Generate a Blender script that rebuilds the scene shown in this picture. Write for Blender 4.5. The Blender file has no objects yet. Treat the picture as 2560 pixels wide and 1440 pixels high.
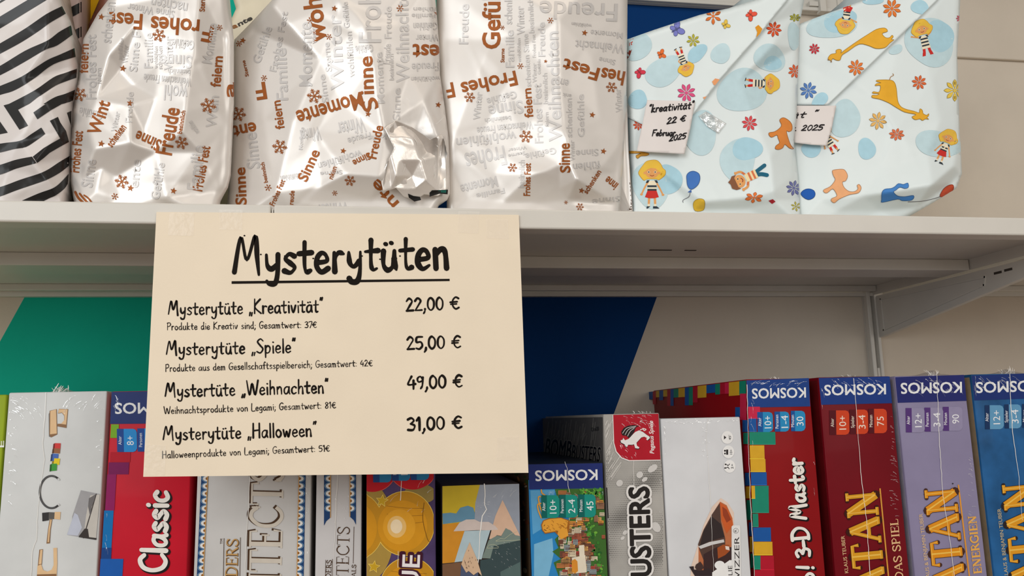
import bpy, bmesh, math, random
import numpy as np
from mathutils import Vector, Matrix
from mathutils.geometry import delaunay_2d_cdt, tessellate_polygon

# ------------------------------------------------------------------ camera
F = 2000.0                                   # focal length in pixels of the 2560 px wide frame
_D = np.array([-323.0, -338.0, -F]); _D /= np.linalg.norm(_D)      # into the wall, in camera axes
_H = np.array([13333.0, 7.0, -F]); _H /= np.linalg.norm(_H)
_X = _H - _D * (_H @ _D); _X /= np.linalg.norm(_X)                 # along the shelf
_Z = np.cross(_X, _D)                                              # up
ROT = np.stack([_X, _D, _Z])                                       # camera axes -> world axes

sc = bpy.context.scene
col = sc.collection
cam_data = bpy.data.cameras.new('camera')
cam_data.sensor_width = 36.0
cam_data.lens = F / 2560.0 * 36.0
cam_data.clip_start = 0.02
cam = bpy.data.objects.new('camera', cam_data)
col.objects.link(cam)
cam.matrix_world = Matrix(ROT.tolist()).to_4x4()
sc.camera = cam

# ------------------------------------------------------------------ light and exposure
sc.view_settings.view_transform = 'Standard'
sc.view_settings.look = 'None'
sc.view_settings.gamma = 1.0
sc.view_settings.use_curve_mapping = False
sc.view_settings.exposure = 0.0
world = bpy.data.worlds.new('shop interior')
sc.world = world
world.use_nodes = True
world.node_tree.nodes['Background'].inputs['Color'].default_value = (1.0, 0.93, 0.85, 1)
world.node_tree.nodes['Background'].inputs['Strength'].default_value = 0.52


def area_light(name, loc, target, sx, sy, power, color):
    d = bpy.data.lights.new(name, 'AREA')
    d.shape = 'RECTANGLE'; d.size = sx; d.size_y = sy; d.energy = power; d.color = color
    o = bpy.data.objects.new(name, d)
    col.objects.link(o)
    o.location = loc
    o.rotation_euler = (Vector(target) - Vector(loc)).to_track_quat('-Z', 'Y').to_euler()
    return o


area_light('shop_window_daylight', (-1.7, -2.0, 0.85), (0.1, 0.7, 0.10), 2.0, 1.7, 49, (0.92, 0.97, 1.0))
area_light('shop_window_daylight', (1.7, -2.3, 0.95), (0.3, 0.7, 0.10), 1.3, 1.5, 19, (1.0, 0.97, 0.92))
area_light('ceiling_lamp', (0.35, -0.45, 2.1), (0.25, 0.8, 0.1), 1.4, 0.6, 5, (1.0, 0.87, 0.72))


# ------------------------------------------------------------------ pixel <-> place
def rays(px, py):
    px = np.asarray(px, float); py = np.asarray(py, float)
    c = np.stack([px - 1280.0, 720.0 - py, np.full_like(px, -F)], -1)
    return c @ ROT.T


def at(px, py, Y):                       # the point of depth Y seen at a pixel
    r = rays(px, py)
    return r * (np.asarray(Y) / r[..., 1])[..., None]


def atx(px, py, X):                      # the point of the plane x = X seen at a pixel
    r = rays(px, py)
    return r * (X / r[..., 0])[..., None]


def P3(px, py, Y):
    return at(np.array(px, float), np.array(py, float), Y)


# ------------------------------------------------------------------ materials
def lin(c):
    out = []
    for v in c[:3]:
        v = v / 255.0
        out.append(v / 12.92 if v <= 0.04045 else ((v + 0.055) / 1.055) ** 2.4)
    return out


MATS = {}


def mat(name, rgb, rough=0.5, metal=0.0, coat=0.0, vary=0.05, scale=40.0, bump=0.0, bscale=200.0, spec=0.5, alpha=1.0, coat_rough=0.06):
    if name in MATS:
        return MATS[name]
    m = bpy.data.materials.new(name)
    m.use_nodes = True
    nt = m.node_tree
    b = nt.nodes['Principled BSDF']
    tc = nt.nodes.new('ShaderNodeTexCoord')
    nz = nt.nodes.new('ShaderNodeTexNoise')
    nz.inputs['Scale'].default_value = scale
    nz.inputs['Detail'].default_value = 5
    nt.links.new(tc.outputs['Object'], nz.inputs['Vector'])
    rp = nt.nodes.new('ShaderNodeValToRGB')
    l = lin(rgb)
    rp.color_ramp.elements[0].position = 0.3
    rp.color_ramp.elements[1].position = 0.7
    rp.color_ramp.elements[0].color = [max(0, v * (1 - vary)) for v in l] + [1]
    rp.color_ramp.elements[1].color = [min(1, v * (1 + vary)) for v in l] + [1]
    nt.links.new(nz.outputs['Fac'], rp.inputs['Fac'])
    nt.links.new(rp.outputs['Color'], b.inputs['Base Color'])
    b.inputs['Roughness'].default_value = rough
    b.inputs['Metallic'].default_value = metal
    b.inputs['Specular IOR Level'].default_value = spec
    b.inputs['Coat Weight'].default_value = coat
    b.inputs['Coat Roughness'].default_value = coat_rough
    b.inputs['Alpha'].default_value = alpha
    if bump:
        n2 = nt.nodes.new('ShaderNodeTexNoise')
        n2.inputs['Scale'].default_value = bscale
        n2.inputs['Detail'].default_value = 4
        nt.links.new(tc.outputs['Object'], n2.inputs['Vector'])
        bp = nt.nodes.new('ShaderNodeBump')
        bp.inputs['Strength'].default_value = bump
        bp.inputs['Distance'].default_value = 0.002
        nt.links.new(n2.outputs['Fac'], bp.inputs['Height'])
        nt.links.new(bp.outputs['Normal'], b.inputs['Normal'])
    MATS[name] = m
    return m


def ink(rgb, rough=0.42, coat=0.0, metal=0.0):          # flat printing ink
    return mat('ink_%d_%d_%d_%d' % (rgb[0], rgb[1], rgb[2], int(metal * 10 + coat * 100)), rgb, rough=rough, coat=coat, metal=metal, vary=0.04, scale=120, spec=0.14)


def film_mat(name, fac, rough=0.12, tint=(1, 1, 1), metal=0.0):
    if name in MATS:
        return MATS[name]
    m = bpy.data.materials.new(name)
    m.use_nodes = True
    nt = m.node_tree
    nt.nodes.clear()
    out = nt.nodes.new('ShaderNodeOutputMaterial')
    mx = nt.nodes.new('ShaderNodeMixShader')
    tr = nt.nodes.new('ShaderNodeBsdfTransparent')
    gl = nt.nodes.new('ShaderNodeBsdfPrincipled')
    gl.inputs['Base Color'].default_value = (*tint, 1)
    gl.inputs['Roughness'].default_value = rough
    gl.inputs['Metallic'].default_value = metal
    gl.inputs['Specular IOR Level'].default_value = 1.0
    nz = nt.nodes.new('ShaderNodeTexNoise')
    nz.inputs['Scale'].default_value = 220
    tc = nt.nodes.new('ShaderNodeTexCoord')
    nt.links.new(tc.outputs['Object'], nz.inputs['Vector'])
    bp = nt.nodes.new('ShaderNodeBump')
    bp.inputs['Strength'].default_value = 0.5
    bp.inputs['Distance'].default_value = 0.002
    nt.links.new(nz.outputs['Fac'], bp.inputs['Height'])
    nt.links.new(bp.outputs['Normal'], gl.inputs['Normal'])
    mx.inputs[0].default_value = fac
    nt.links.new(tr.outputs[0], mx.inputs[1])
    nt.links.new(gl.outputs[0], mx.inputs[2])
    nt.links.new(mx.outputs[0], out.inputs[0])
    MATS[name] = m
    return m


# ------------------------------------------------------------------ objects
def tag(o, label=None, cat=None, group=None, kind=None):
    if label: o['label'] = label
    if cat: o['category'] = cat
    if group: o['group'] = group
    if kind: o['kind'] = kind
    return o


def link(name, me, m=None, parent=None, smooth=False):
    o = bpy.data.objects.new(name, me)
    col.objects.link(o)
    if m is not None and not me.materials:
        me.materials.append(m)
    if smooth:
        me.polygons.foreach_set('use_smooth', [True] * len(me.polygons))
    if parent is not None:
        o.parent = parent
        o.matrix_parent_inverse = Matrix.Translation(parent.location).inverted()
    return o


def mesh_obj(name, verts, faces, m, parent=None, smooth=False):
    me = bpy.data.meshes.new(name)
    me.from_pydata([tuple(v) for v in verts], [], [tuple(int(i) for i in f) for f in faces])
    me.update()
    return link(name, me, m, parent, smooth)


def empty(name, loc):
    o = bpy.data.objects.new(name, None)
    o.empty_display_size = 0.05
    col.objects.link(o)
    o.location = Vector([float(v) for v in loc])
    return o


def bm_box(bm, x0, x1, y0, y1, z0, z1):
    v = [bm.verts.new((x, y, z)) for x in (x0, x1) for y in (y0, y1) for z in (z0, z1)]
    for f in ((0, 1, 3, 2), (4, 6, 7, 5), (0, 4, 5, 1), (2, 3, 7, 6), (0, 2, 6, 4), (1, 5, 7, 3)):
        bm.faces.new([v[i] for i in f])


def boxes_obj(name, boxes, m, parent=None, bevel=0.0, seg=2):
    bm = bmesh.new()
    for b in boxes:
        bm_box(bm, *b)
    bmesh.ops.recalc_face_normals(bm, faces=bm.faces)
    if bevel:
        bmesh.ops.bevel(bm, geom=list(bm.edges), offset=bevel, segments=seg, affect='EDGES', profile=0.5)
    me = bpy.data.meshes.new(name)
    bm.to_mesh(me); bm.free()
    o = link(name, me, m, parent)
    return o


def prism_x(name, pts_yz, x0, x1, m, parent=None, bevel=0.0):      # outline in the (y, z) plane, extruded along x
    bm = bmesh.new()
    a = [bm.verts.new((x0, y, z)) for y, z in pts_yz]
    b = [bm.verts.new((x1, y, z)) for y, z in pts_yz]
    n = len(a)
    bm.faces.new(a); bm.faces.new(b[::-1])
    for i in range(n):
        bm.faces.new((a[i], b[i], b[(i + 1) % n], a[(i + 1) % n]))
    bmesh.ops.recalc_face_normals(bm, faces=bm.faces)
    if bevel:
        bmesh.ops.bevel(bm, geom=list(bm.edges), offset=bevel, segments=2, affect='EDGES', profile=0.5)
    me = bpy.data.meshes.new(name)
    bm.to_mesh(me); bm.free()
    return link(name, me, m, parent)


# ------------------------------------------------------------------ lettering: a font of brush strokes
# x-height 5, capitals 9, descenders -3; each glyph is (advance, strokes); a one-point stroke is a dot
G = {
 'a': (4.8, [[(4, 4.5), (2.4, 5), (.8, 3.7), (.6, 1.3), (1.6, .1), (3, .9), (3.9, 3)], [(4.1, 4.9), (3.9, 2), (4.5, 0)]]),
 'b': (4.6, [[(.9, 9), (.7, 4), (.8, .2)], [(.8, 3.4), (2.3, 5), (3.9, 3.7), (3.5, 1), (1.8, -.1), (.8, .7)]]),
 'c': (4.2, [[(3.7, 4.2), (2.4, 5), (.8, 3.7), (.6, 1.4), (1.8, 0), (3.7, .8)]]),
 'd': (4.7, [[(3.5, 4.3), (2.2, 4.9), (.7, 3.5), (.7, 1.2), (1.8, 0), (3.4, 1.3)], [(3.8, 9), (3.6, 4), (4, 0)]]),
 'e': (4.3, [[(.8, 2.5), (3.5, 2.9), (3.2, 4.5), (2, 5), (.8, 3.7), (.6, 1.5), (1.9, 0), (3.8, .9)]]),
 'f': (3.6, [[(3.7, 8.2), (2.6, 8.8), (1.8, 7), (1.7, 0)], [(.3, 5), (3.2, 5.1)]]),
 'g': (4.5, [[(3.6, 4.4), (2.2, 5), (.8, 3.8), (.8, 1.6), (2, .6), (3.5, 1.8)], [(3.8, 4.8), (3.7, 0), (3, -2.4), (1.2, -2.8), (.5, -2)]]),
 'h': (4.5, [[(.9, 9), (.7, 0)], [(.8, 3.2), (2.3, 5), (3.5, 4.2), (3.7, 0)]]),
 'i': (2.0, [[(.9, 4.9), (1, 0)], [(1, 7.1)]]),
 'j': (2.2, [[(1.1, 4.9), (1.1, -1.6), (0, -2.6)], [(1.1, 7)]]),
 'k': (4.4, [[(.9, 9), (.7, 0)], [(3.5, 5), (.9, 2.3), (3.9, 0)]]),
 'l': (2.0, [[(.9, 9), (.9, 0)]]),
 'm': (6.2, [[(.7, 5), (.7, 0)], [(.7, 3.4), (1.9, 5), (2.8, 4), (2.9, 0)], [(2.9, 3.4), (4.2, 5), (5.1, 4), (5.3, 0)]]),
 'n': (4.6, [[(.7, 5), (.8, 0)], [(.8, 3.3), (2.3, 5), (3.5, 4.2), (3.8, 0)]]),
 'o': (4.6, [[(2.4, 5), (.9, 4), (.6, 1.8), (2, 0), (3.6, .9), (3.9, 3.2), (2.4, 5)]]),
 'p': (4.6, [[(.8, 5), (.7, -3)], [(.8, 3.4), (2.3, 5), (3.9, 3.7), (3.5, 1), (1.9, 0), (.8, .8)]]),
 'r': (3.8, [[(.8, 5), (.8, 0)], [(.8, 3), (2, 4.9), (3.4, 4.6)]]),
 's': (4.0, [[(3.4, 4.4), (2, 5), (.9, 3.8), (2.2, 2.6), (3.4, 1.4), (2.2, .1), (.5, .6)]]),
 't': (4.0, [[(1.9, 7.6), (1.7, 2), (2.2, .2), (3.3, .5)], [(.2, 5), (3.8, 5.2)]]),
 'u': (4.7, [[(.8, 5), (.7, 1.5), (1.8, 0), (3.2, .8), (3.8, 3)], [(3.9, 5), (3.8, 2), (4.3, 0)]]),
 'v': (4.2, [[(.5, 5), (1.9, 0), (3.7, 5)]]),
 'w': (5.8, [[(.5, 5), (1.6, 0), (2.8, 4), (4, 0), (5.4, 5)]]),
 'y': (4.5, [[(.6, 5), (.8, 2.2), (2, 1.2), (3.5, 2.6)], [(3.9, 5), (3.6, 0), (2.8, -2.6), (1.2, -2.8), (.5, -1.9)]]),
 'z': (4.2, [[(.6, 4.9), (3.6, 5), (.6, .1), (3.8, 0)]]),
 'A': (5.8, [[(.4, 0), (2.9, 9), (5.2, 0)], [(1.2, 3.2), (4.6, 3.4)]]),
 'C': (6.2, [[(5.6, 7.6), (4, 9), (1.6, 7.8), (.7, 4.6), (1.6, 1.2), (3.8, 0), (5.9, 1.4)]]),
 'D': (6.2, [[(1, 9), (1, 0)], [(.4, 8.8), (3.4, 8.6), (5.6, 6), (5.2, 2.4), (3, .2), (.5, .1)]]),
 'F': (5.2, [[(1, 9), (.9, 0)], [(.8, 8.8), (4.8, 9)], [(1, 4.8), (3.9, 5)]]),
 'G': (5.6, [[(4.8, 7.6), (3.2, 8.6), (1, 6.4), (.8, 2.4), (2.4, .1), (4.4, 1.2), (4.6, 3.6)], [(2.8, 3.8), (5.2, 4)]]),
 'H': (5.6, [[(.9, 9), (.7, 0)], [(4.7, 9), (4.6, 0)], [(.8, 4.4), (4.6, 4.8)]]),
 'K': (5.4, [[(1, 9), (.8, 0)], [(4.6, 8.8), (1, 4.2), (5, 0)]]),
 'L': (4.6, [[(1, 9), (.8, .3), (4.3, 0)]]),
 'M': (7.6, [[(.3, .6), (2.2, 8.8), (3.5, 3.4), (5.8, 9), (6.1, 4), (6.4, -.2)]]),
 'P': (4.9, [[(1, 8.8), (.7, 0)], [(.6, 8.2), (3.2, 8.8), (4.4, 6.8), (3.2, 4.6), (.9, 4.2)]]),
 'S': (4.9, [[(4.4, 7.6), (2.8, 8.9), (1, 7.2), (2.6, 4.8), (4.2, 2.6), (2.6, .2), (.5, 1)]]),
 'W': (8.2, [[(.6, 9), (2.2, 0), (4, 7), (5.8, 0), (7.8, 9)]]),
 '0': (4.9, [[(2.5, 7.2), (1, 5.6), (.8, 2), (2.3, 0), (3.9, 1.6), (4.1, 5.2), (2.5, 7.2)]]),
 '1': (3.0, [[(.6, 5.8), (1.9, 7.4), (1.8, 0)]]),
 '2': (4.8, [[(.7, 5.8), (2.2, 7.4), (3.8, 5.8), (2.6, 3.4), (.6, .2)], [(.6, .2), (4.3, .3)]]),
 '3': (4.5, [[(.6, 6.6), (2.4, 7.4), (3.6, 5.8), (1.9, 4)], [(1.9, 4), (3.9, 2.8), (3, .4), (.5, .5)]]),
 '4': (4.9, [[(2.6, 7.4), (.6, 2.8), (4.5, 2.9)], [(3.6, 5), (3.4, 0)]]),
 '5': (4.7, [[(4.2, 7.2), (1.2, 7), (.9, 4.2), (3.2, 4.2), (4, 2), (2.4, .1), (.6, .6)]]),
 '7': (4.3, [[(.5, 7), (4, 7.2), (1.8, 0)]]),
 '8': (4.7, [[(3.6, 6.4), (2.2, 7.3), (1, 5.8), (3.6, 2.6), (3.2, .5), (1.6, .1), (.9, 1.8), (3.6, 5.2), (3.6, 6.4)]]),
 '9': (4.6, [[(3.7, 5.6), (2.4, 7.2), (.9, 6), (1.4, 4), (3.6, 4.6)], [(3.8, 6.6), (3.4, 2), (2.4, 0)]]),
 '€': (5.2, [[(4.8, 6.2), (3.2, 7), (1.6, 5.2), (1.5, 2), (3, .1), (4.8, .8)], [(.2, 4.1), (4, 4.3)], [(.3, 2.9), (3.6, 3)]]),
 ',': (2.2, [[(1.3, .8), (1.1, -.6), (.4, -1.8)]]),
 '.': (2.0, [[(.8, .3)]]),
 ';': (2.2, [[(1.2, .8), (1, -.6), (.4, -1.6)], [(1.2, 4)]]),
 ':': (2.2, [[(1, .5)], [(1, 4)]]),
 '-': (3.4, [[(.5, 3), (3, 3.1)]]),
 '!': (2.6, [[(1.6, 9), (1.2, 2.8)], [(1.1, .3)]]),
 '„': (3.2, [[(1.1, .6), (.6, -1.4)], [(2.4, .6), (1.9, -1.4)]]),
 '“': (3.0, [[(.8, 7.4), (1.2, 9)], [(1.9, 7.4), (2.3, 9)]]),
 '"': (3.0, [[(.8, 7.4), (1.2, 9)], [(1.9, 7.4), (2.3, 9)]]),
 ' ': (3.4, []),
}
for base, um in (('a', 'ä'), ('u', 'ü'), ('o', 'ö')):
    G[um] = (G[base][0], G[base][1] + [[(1.5, 6.6)], [(3.1, 6.8)]])

for _c, (_a, _st) in list(G.items()):                      # small letters: lower and set wider apart
    if _c.islower():
        G[_c] = (_a, [[(x * .88 + .3, y * .9 if y <= 5.2 else 4.68 + (y - 5.2) * 1.05) for x, y in q] for q in _st])

# a Roman capital font: strokes are (points, weight) with thick 1, thin .45, serif .4; capitals 10 high
def _sf(x0, x1, y):
    return ([(x0, y), (x1, y)], .4)


S = {
 'A': (9.2, [([(4.6, 10), (1.2, 0)], .45), ([(4.6, 10), (8, 0)], 1), ([(2.3, 3.4), (6.8, 3.4)], .4), _sf(0, 2.4, 0), _sf(6.6, 9.2, 0)]),
 'B': (7.6, [([(2, 10), (2, 0)], 1), ([(.6, 10), (4.5, 10), (6.2, 7.6), (4.5, 5.3), (2, 5.3)], .6), ([(2, 5.3), (5, 5.2), (6.9, 2.6), (5, .1), (.6, 0)], .7)]),
 'C': (9.0, [([(8.2, 7.8), (6.6, 9.6), (4.2, 9.8), (1.8, 7.6), (1.2, 5), (1.8, 2.2), (4.2, .2), (6.6, .4), (8.4, 2)], .85), ([(8.2, 9.8), (8.3, 7)], .4)]),
 'D': (9.0, [([(2, 10), (2, 0)], 1), ([(.6, 10), (4.6, 9.9), (7.6, 7.6), (8, 4.6), (6.4, 1), (4, .1), (.6, 0)], .75)]),
 'E': (7.6, [([(2, 10), (2, 0)], 1), ([(.6, 10), (6.6, 10), (6.9, 7.8)], .45), ([(2, 5.2), (5.4, 5.2)], .45), ([(5.4, 6.4), (5.4, 4)], .35), ([(.6, 0), (6.9, 0), (7.3, 2.6)], .45)]),
 'G': (9.2, [([(8, 7.8), (6.6, 9.6), (4.2, 9.8), (1.8, 7.6), (1.2, 5), (1.8, 2.2), (4.2, .2), (6.8, .4), (8, 1.4)], .85), ([(8, 4.4), (8, .6)], .9), _sf(6.6, 9.2, 4.4)]),
 'H': (9.4, [([(2, 10), (2, 0)], 1), ([(7.4, 10), (7.4, 0)], 1), ([(2, 5), (7.4, 5)], .4), _sf(.6, 3.4, 0), _sf(.6, 3.4, 10), _sf(6, 8.8, 0), _sf(6, 8.8, 10)]),
 'I': (4.0, [([(2, 10), (2, 0)], 1), _sf(.6, 3.4, 0), _sf(.6, 3.4, 10)]),
 'J': (4.6, [([(2.6, 10), (2.6, 1.6), (1, -.6), (0, 0)], .9), _sf(1.2, 4, 10)]),
 'K': (8.6, [([(2, 10), (2, 0)], 1), ([(7.2, 10), (2, 4.6)], .45), ([(3.6, 6), (7.8, 0)], 1), _sf(.6, 3.4, 0), _sf(.6, 3.4, 10), _sf(6.6, 8.8, 0), _sf(6, 8.2, 10)]),
 'L': (7.0, [([(2, 10), (2, 0)], 1), _sf(.6, 3.4, 10), ([(.6, 0), (6.4, 0), (6.8, 2.6)], .45)]),
 'M': (11, [([(1.8, 10), (1.6, 0)], .5), ([(1.8, 10), (5.4, .6)], 1), ([(5.4, .6), (9, 10)], .45), ([(9, 10), (9.2, 0)], 1), _sf(.3, 3, 0), _sf(7.8, 10.6, 0)]),
 'N': (9.6, [([(2, 0), (2, 10)], .5), ([(2, 10), (7.8, 0)], 1), ([(7.8, 0), (7.8, 10)], .5), _sf(.6, 3.4, 0), _sf(.4, 2.4, 10), _sf(6.4, 9.2, 10)]),
 'O': (9.6, [([(4.8, 9.9), (2, 8.2), (1.2, 5), (2, 1.8), (4.8, .1), (7.6, 1.8), (8.4, 5), (7.6, 8.2), (4.8, 9.9)], .8)]),
 'P': (7.6, [([(2, 10), (2, 0)], 1), ([(.6, 10), (4.8, 10), (6.8, 7.4), (5, 4.9), (2, 4.8)], .65), _sf(.6, 3.4, 0)]),
 'R': (8.4, [([(2, 10), (2, 0)], 1), ([(.6, 10), (4.8, 10), (6.6, 7.6), (4.8, 5.2), (2, 5.1)], .65), ([(4.2, 5.1), (7.6, 0)], 1), _sf(.6, 3.4, 0), _sf(6.6, 8.6, 0)]),
 'S': (7.0, [([(6, 8), (4.6, 9.7), (2.2, 9.6), (1, 7.6), (2.6, 5.8), (5, 4.4), (6.2, 2.4), (4.8, .3), (2.2, .2), (.8, 2)], .8), ([(6, 9.6), (6.1, 7.4)], .35), ([(.8, .4), (.7, 2.6)], .35)]),
 'T': (8.6, [([(4.3, 10), (4.3, 0)], 1), ([(.3, 7.6), (.5, 9.8), (8.1, 9.8), (8.3, 7.6)], .45), _sf(2.8, 5.8, 0)]),
 'U': (9.2, [([(2, 10), (2, 3), (3.4, .4), (5.6, .2), (7.2, 2.4), (7.2, 10)], .75), _sf(.6, 3.4, 10), _sf(6, 8.6, 10)]),
 'W': (12, [([(.8, 10), (3.6, 0)], 1), ([(3.6, 0), (6, 9)], .45), ([(6, 9), (8.6, 0)], 1), ([(8.6, 0), (11.2, 10)], .45), _sf(0, 2.4, 10), _sf(10, 12, 10)]),
 '&': (8.6, [([(7.6, 5), (5, .4), (2.4, .1), (1.2, 2.4), (5, 7), (4.6, 9.4), (3, 9.6), (2.6, 7.6), (8, 0)], .6)]),
 ' ': (4.0, []),
}


def smooth_line(pts, n=7):
    pts = [np.array(p, float) for p in pts]
    if len(pts) < 3:
        return np.array(pts)
    closed = np.allclose(pts[0], pts[-1])
    out = []
    L = len(pts)
    for i in range(L - 1):
        p1, p2 = pts[i], pts[i + 1]
        p0 = pts[i - 1] if i > 0 else (pts[-2] if closed else p1)
        p3 = pts[i + 2] if i + 2 < L else (pts[1] if closed else p2)
        for k in range(n):
            t = k / n
            out.append(.5 * ((2 * p1) + (-p0 + p2) * t + (2 * p0 - 5 * p1 + 4 * p2 - p3) * t * t + (-p0 + 3 * p1 - 3 * p2 + p3) * t ** 3))
    out.append(pts[-1])
    return np.array(out)


_FONT = {}


def font_word(s, bold=0.0):
    key = (s, bold)
    if key in _FONT:
        return _FONT[key]
    cu = bpy.data.curves.new('word', 'FONT')
    cu.body = s
    cu.fill_mode = 'FRONT'
    cu.offset = bold
    cu.resolution_u = 3
    o = bpy.data.objects.new('word', cu)
    col.objects.link(o)
    dg = bpy.context.evaluated_depsgraph_get()
    me = bpy.data.meshes.new_from_object(o.evaluated_get(dg))
    v = np.array([(p.co.x, p.co.y) for p in me.vertices])
    f = [tuple(p.vertices) for p in me.polygons]
    bpy.data.objects.remove(o)
    bpy.data.curves.remove(cu)
    bpy.data.meshes.remove(me)
    _FONT[key] = (v, f)
    return _FONT[key]


def in_poly(px, py, poly):
    poly = np.asarray(poly, float)
    ins = np.zeros(np.shape(px), bool)
    j = len(poly) - 1
    for i in range(len(poly)):
        xi, yi = poly[i]; xj, yj = poly[j]
        c = ((yi > py) != (yj > py)) & (px < (xj - xi) * (py - yi) / ((yj - yi) if yj != yi else 1e-9) + xi)
        ins ^= c
        j = i
    return ins


class Print:
    """flat print on a surface, drawn in photo pixels; every printed figure or word is one mesh"""

    def __init__(self, surf, curved=False, lift=0.0003, step=0.00008, clip=None):
        self.clip = clip; self.calls = 0
        self.surf = surf; self.curved = curved; self.lift = lift; self.step = step
        self.data = {}
        self.cur = None
        self.n = 0

    def new(self, name):                     # what follows belongs to one figure of its own
        self.n += 1
        self.cur = (name, self.n)

    def end(self):
        self.cur = None

    def raw(self, m, v, f, level=0, name=None):
        v = np.asarray(v, float)
        piece = self.cur or (name or 'print', 0)
        self.calls += 1
        level = level + (self.calls % 17) * 0.055          # no two sheets of ink share a plane
        d = self.data.setdefault(piece, {}).setdefault((m.name, level), [[], [], 0, m])
        d[0].append(v)
        d[1].extend([tuple(i + d[2] for i in t) for t in f])
        d[2] += len(v)

    def poly(self, m, pts, level=0, name=None):
        t = tessellate_polygon([[Vector((p[0], p[1], 0)) for p in pts]])
        self.raw(m, pts, t, level, name)

    def ell(self, m, cx, cy, rx, ry=None, rot=0, level=0, name=None, n=28):
        ry = rx if ry is None else ry
        a = np.linspace(0, 2 * math.pi, n, endpoint=False)
        x = rx * np.cos(a); y = ry * np.sin(a)
        c, s = math.cos(math.radians(rot)), math.sin(math.radians(rot))
        self.poly(m, np.stack([cx + x * c - y * s, cy + x * s + y * c], 1), level, name)

    def line(self, m, pts, w, level=0, name=None, smooth=True, wob=0.0, seed=0, caps=True, taper=0.0):
        p = smooth_line(pts) if smooth else np.array(pts, float)
        if len(p) == 1:
            self.ell(m, p[0][0], p[0][1], w * .6, w * .5, 20, level, name, 10)
            return
        keep = [0]
        for i in range(1, len(p)):
            if np.hypot(*(p[i] - p[keep[-1]])) > 1e-4: keep.append(i)
        p = p[keep]
        if len(p) < 2: return
        t = np.gradient(p, axis=0)
        t /= np.maximum(np.hypot(t[:, 0], t[:, 1]), 1e-9)[:, None]
        nrm = np.stack([-t[:, 1], t[:, 0]], 1)
        rng = np.random.RandomState(seed)
        ww = np.full(len(p), w / 2.0)
        if wob:
            k = np.interp(np.linspace(0, 4, len(p)), range(5), rng.uniform(1 - wob, 1 + wob, 5))
            ww = ww * k
        if taper:
            ww = ww * np.linspace(1, 1 - taper, len(p))
        v = np.concatenate([p + nrm * ww[:, None], p - nrm * ww[:, None]])
        n = len(p)
        f = [(i, i + 1, n + i + 1, n + i) for i in range(n - 1)]
        self.raw(m, v, f, level, name)
        if caps:
            for q, r in ((p[0], ww[0]), (p[-1], ww[-1])):
                self.ell(m, q[0], q[1], r, r, 0, level, name, 8)

    def text(self, m, s, A, B, h=None, bold=0.0, level=0, name=None, slant=0.0):
        thick = 0.0 if self.curved else bold             # on flat faces bold letters are overprinted, side by side
        v, f = font_word(s, 0.0 if thick else bold)
        if not len(v): return
        x0, x1 = v[:, 0].min(), v[:, 0].max()
        A = np.array(A, float); B = np.array(B, float)
        d = B - A; L = np.hypot(*d); d = d / L
        up = np.array([d[1], -d[0]])
        k = L / (x1 - x0)
        ky = k if h is None else h / 0.73
        q = A + ((v[:, :1] - x0) * k + v[:, 1:] * slant * ky) * d + v[:, 1:] * ky * up
        self.raw(m, q, f, level, name)
        if thick:
            r = thick * min(k, ky)
            n = 4 if r < 1 else (8 if r < 3 else 16)
            for i in range(n):
                a = 2 * math.pi * (i + .5) / n
                self.raw(m, q + np.array([math.cos(a), math.sin(a)]) * r, f, level, name)

    def brush(self, m, s, A, B, cap, w, level=0, name=None, wob=0.3, seed=1, slant=0.0, font=G, capu=9.0, jit=0.0, off=(0, 0), grow=0.0):
        total = sum(font[c][0] for c in s)
        A = np.array(A, float) + off; B = np.array(B, float) + off
        d = B - A; L = np.hypot(*d); d = d / L
        up = np.array([d[1], -d[0]])
        kx = L / total; ky = cap / capu
        x = 0.0
        rng = random.Random(seed)
        for ch in s:
            adv, strokes = font[ch]
            jy = rng.uniform(-jit, jit)
            for i, st in enumerate(strokes):
                if font is S:
                    pts, wt = st
                    pp = smooth_line(pts, 6) if len(pts) > 5 else np.array(pts, float)
                    ww = w * (wt if wt > .55 else wt) + grow
                    sm = False
                else:
                    pts, ww, pp, sm = st, w + grow, np.array(st, float), True
                q = np.array([A + (x + px + slant * py) * kx * d + (py + jy) * ky * up for px, py in pp])
                self.line(m, q, ww, level, name, smooth=sm, wob=wob, seed=rng.randint(0, 99999), caps=(font is not S or grow > 0))
            x += adv

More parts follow.
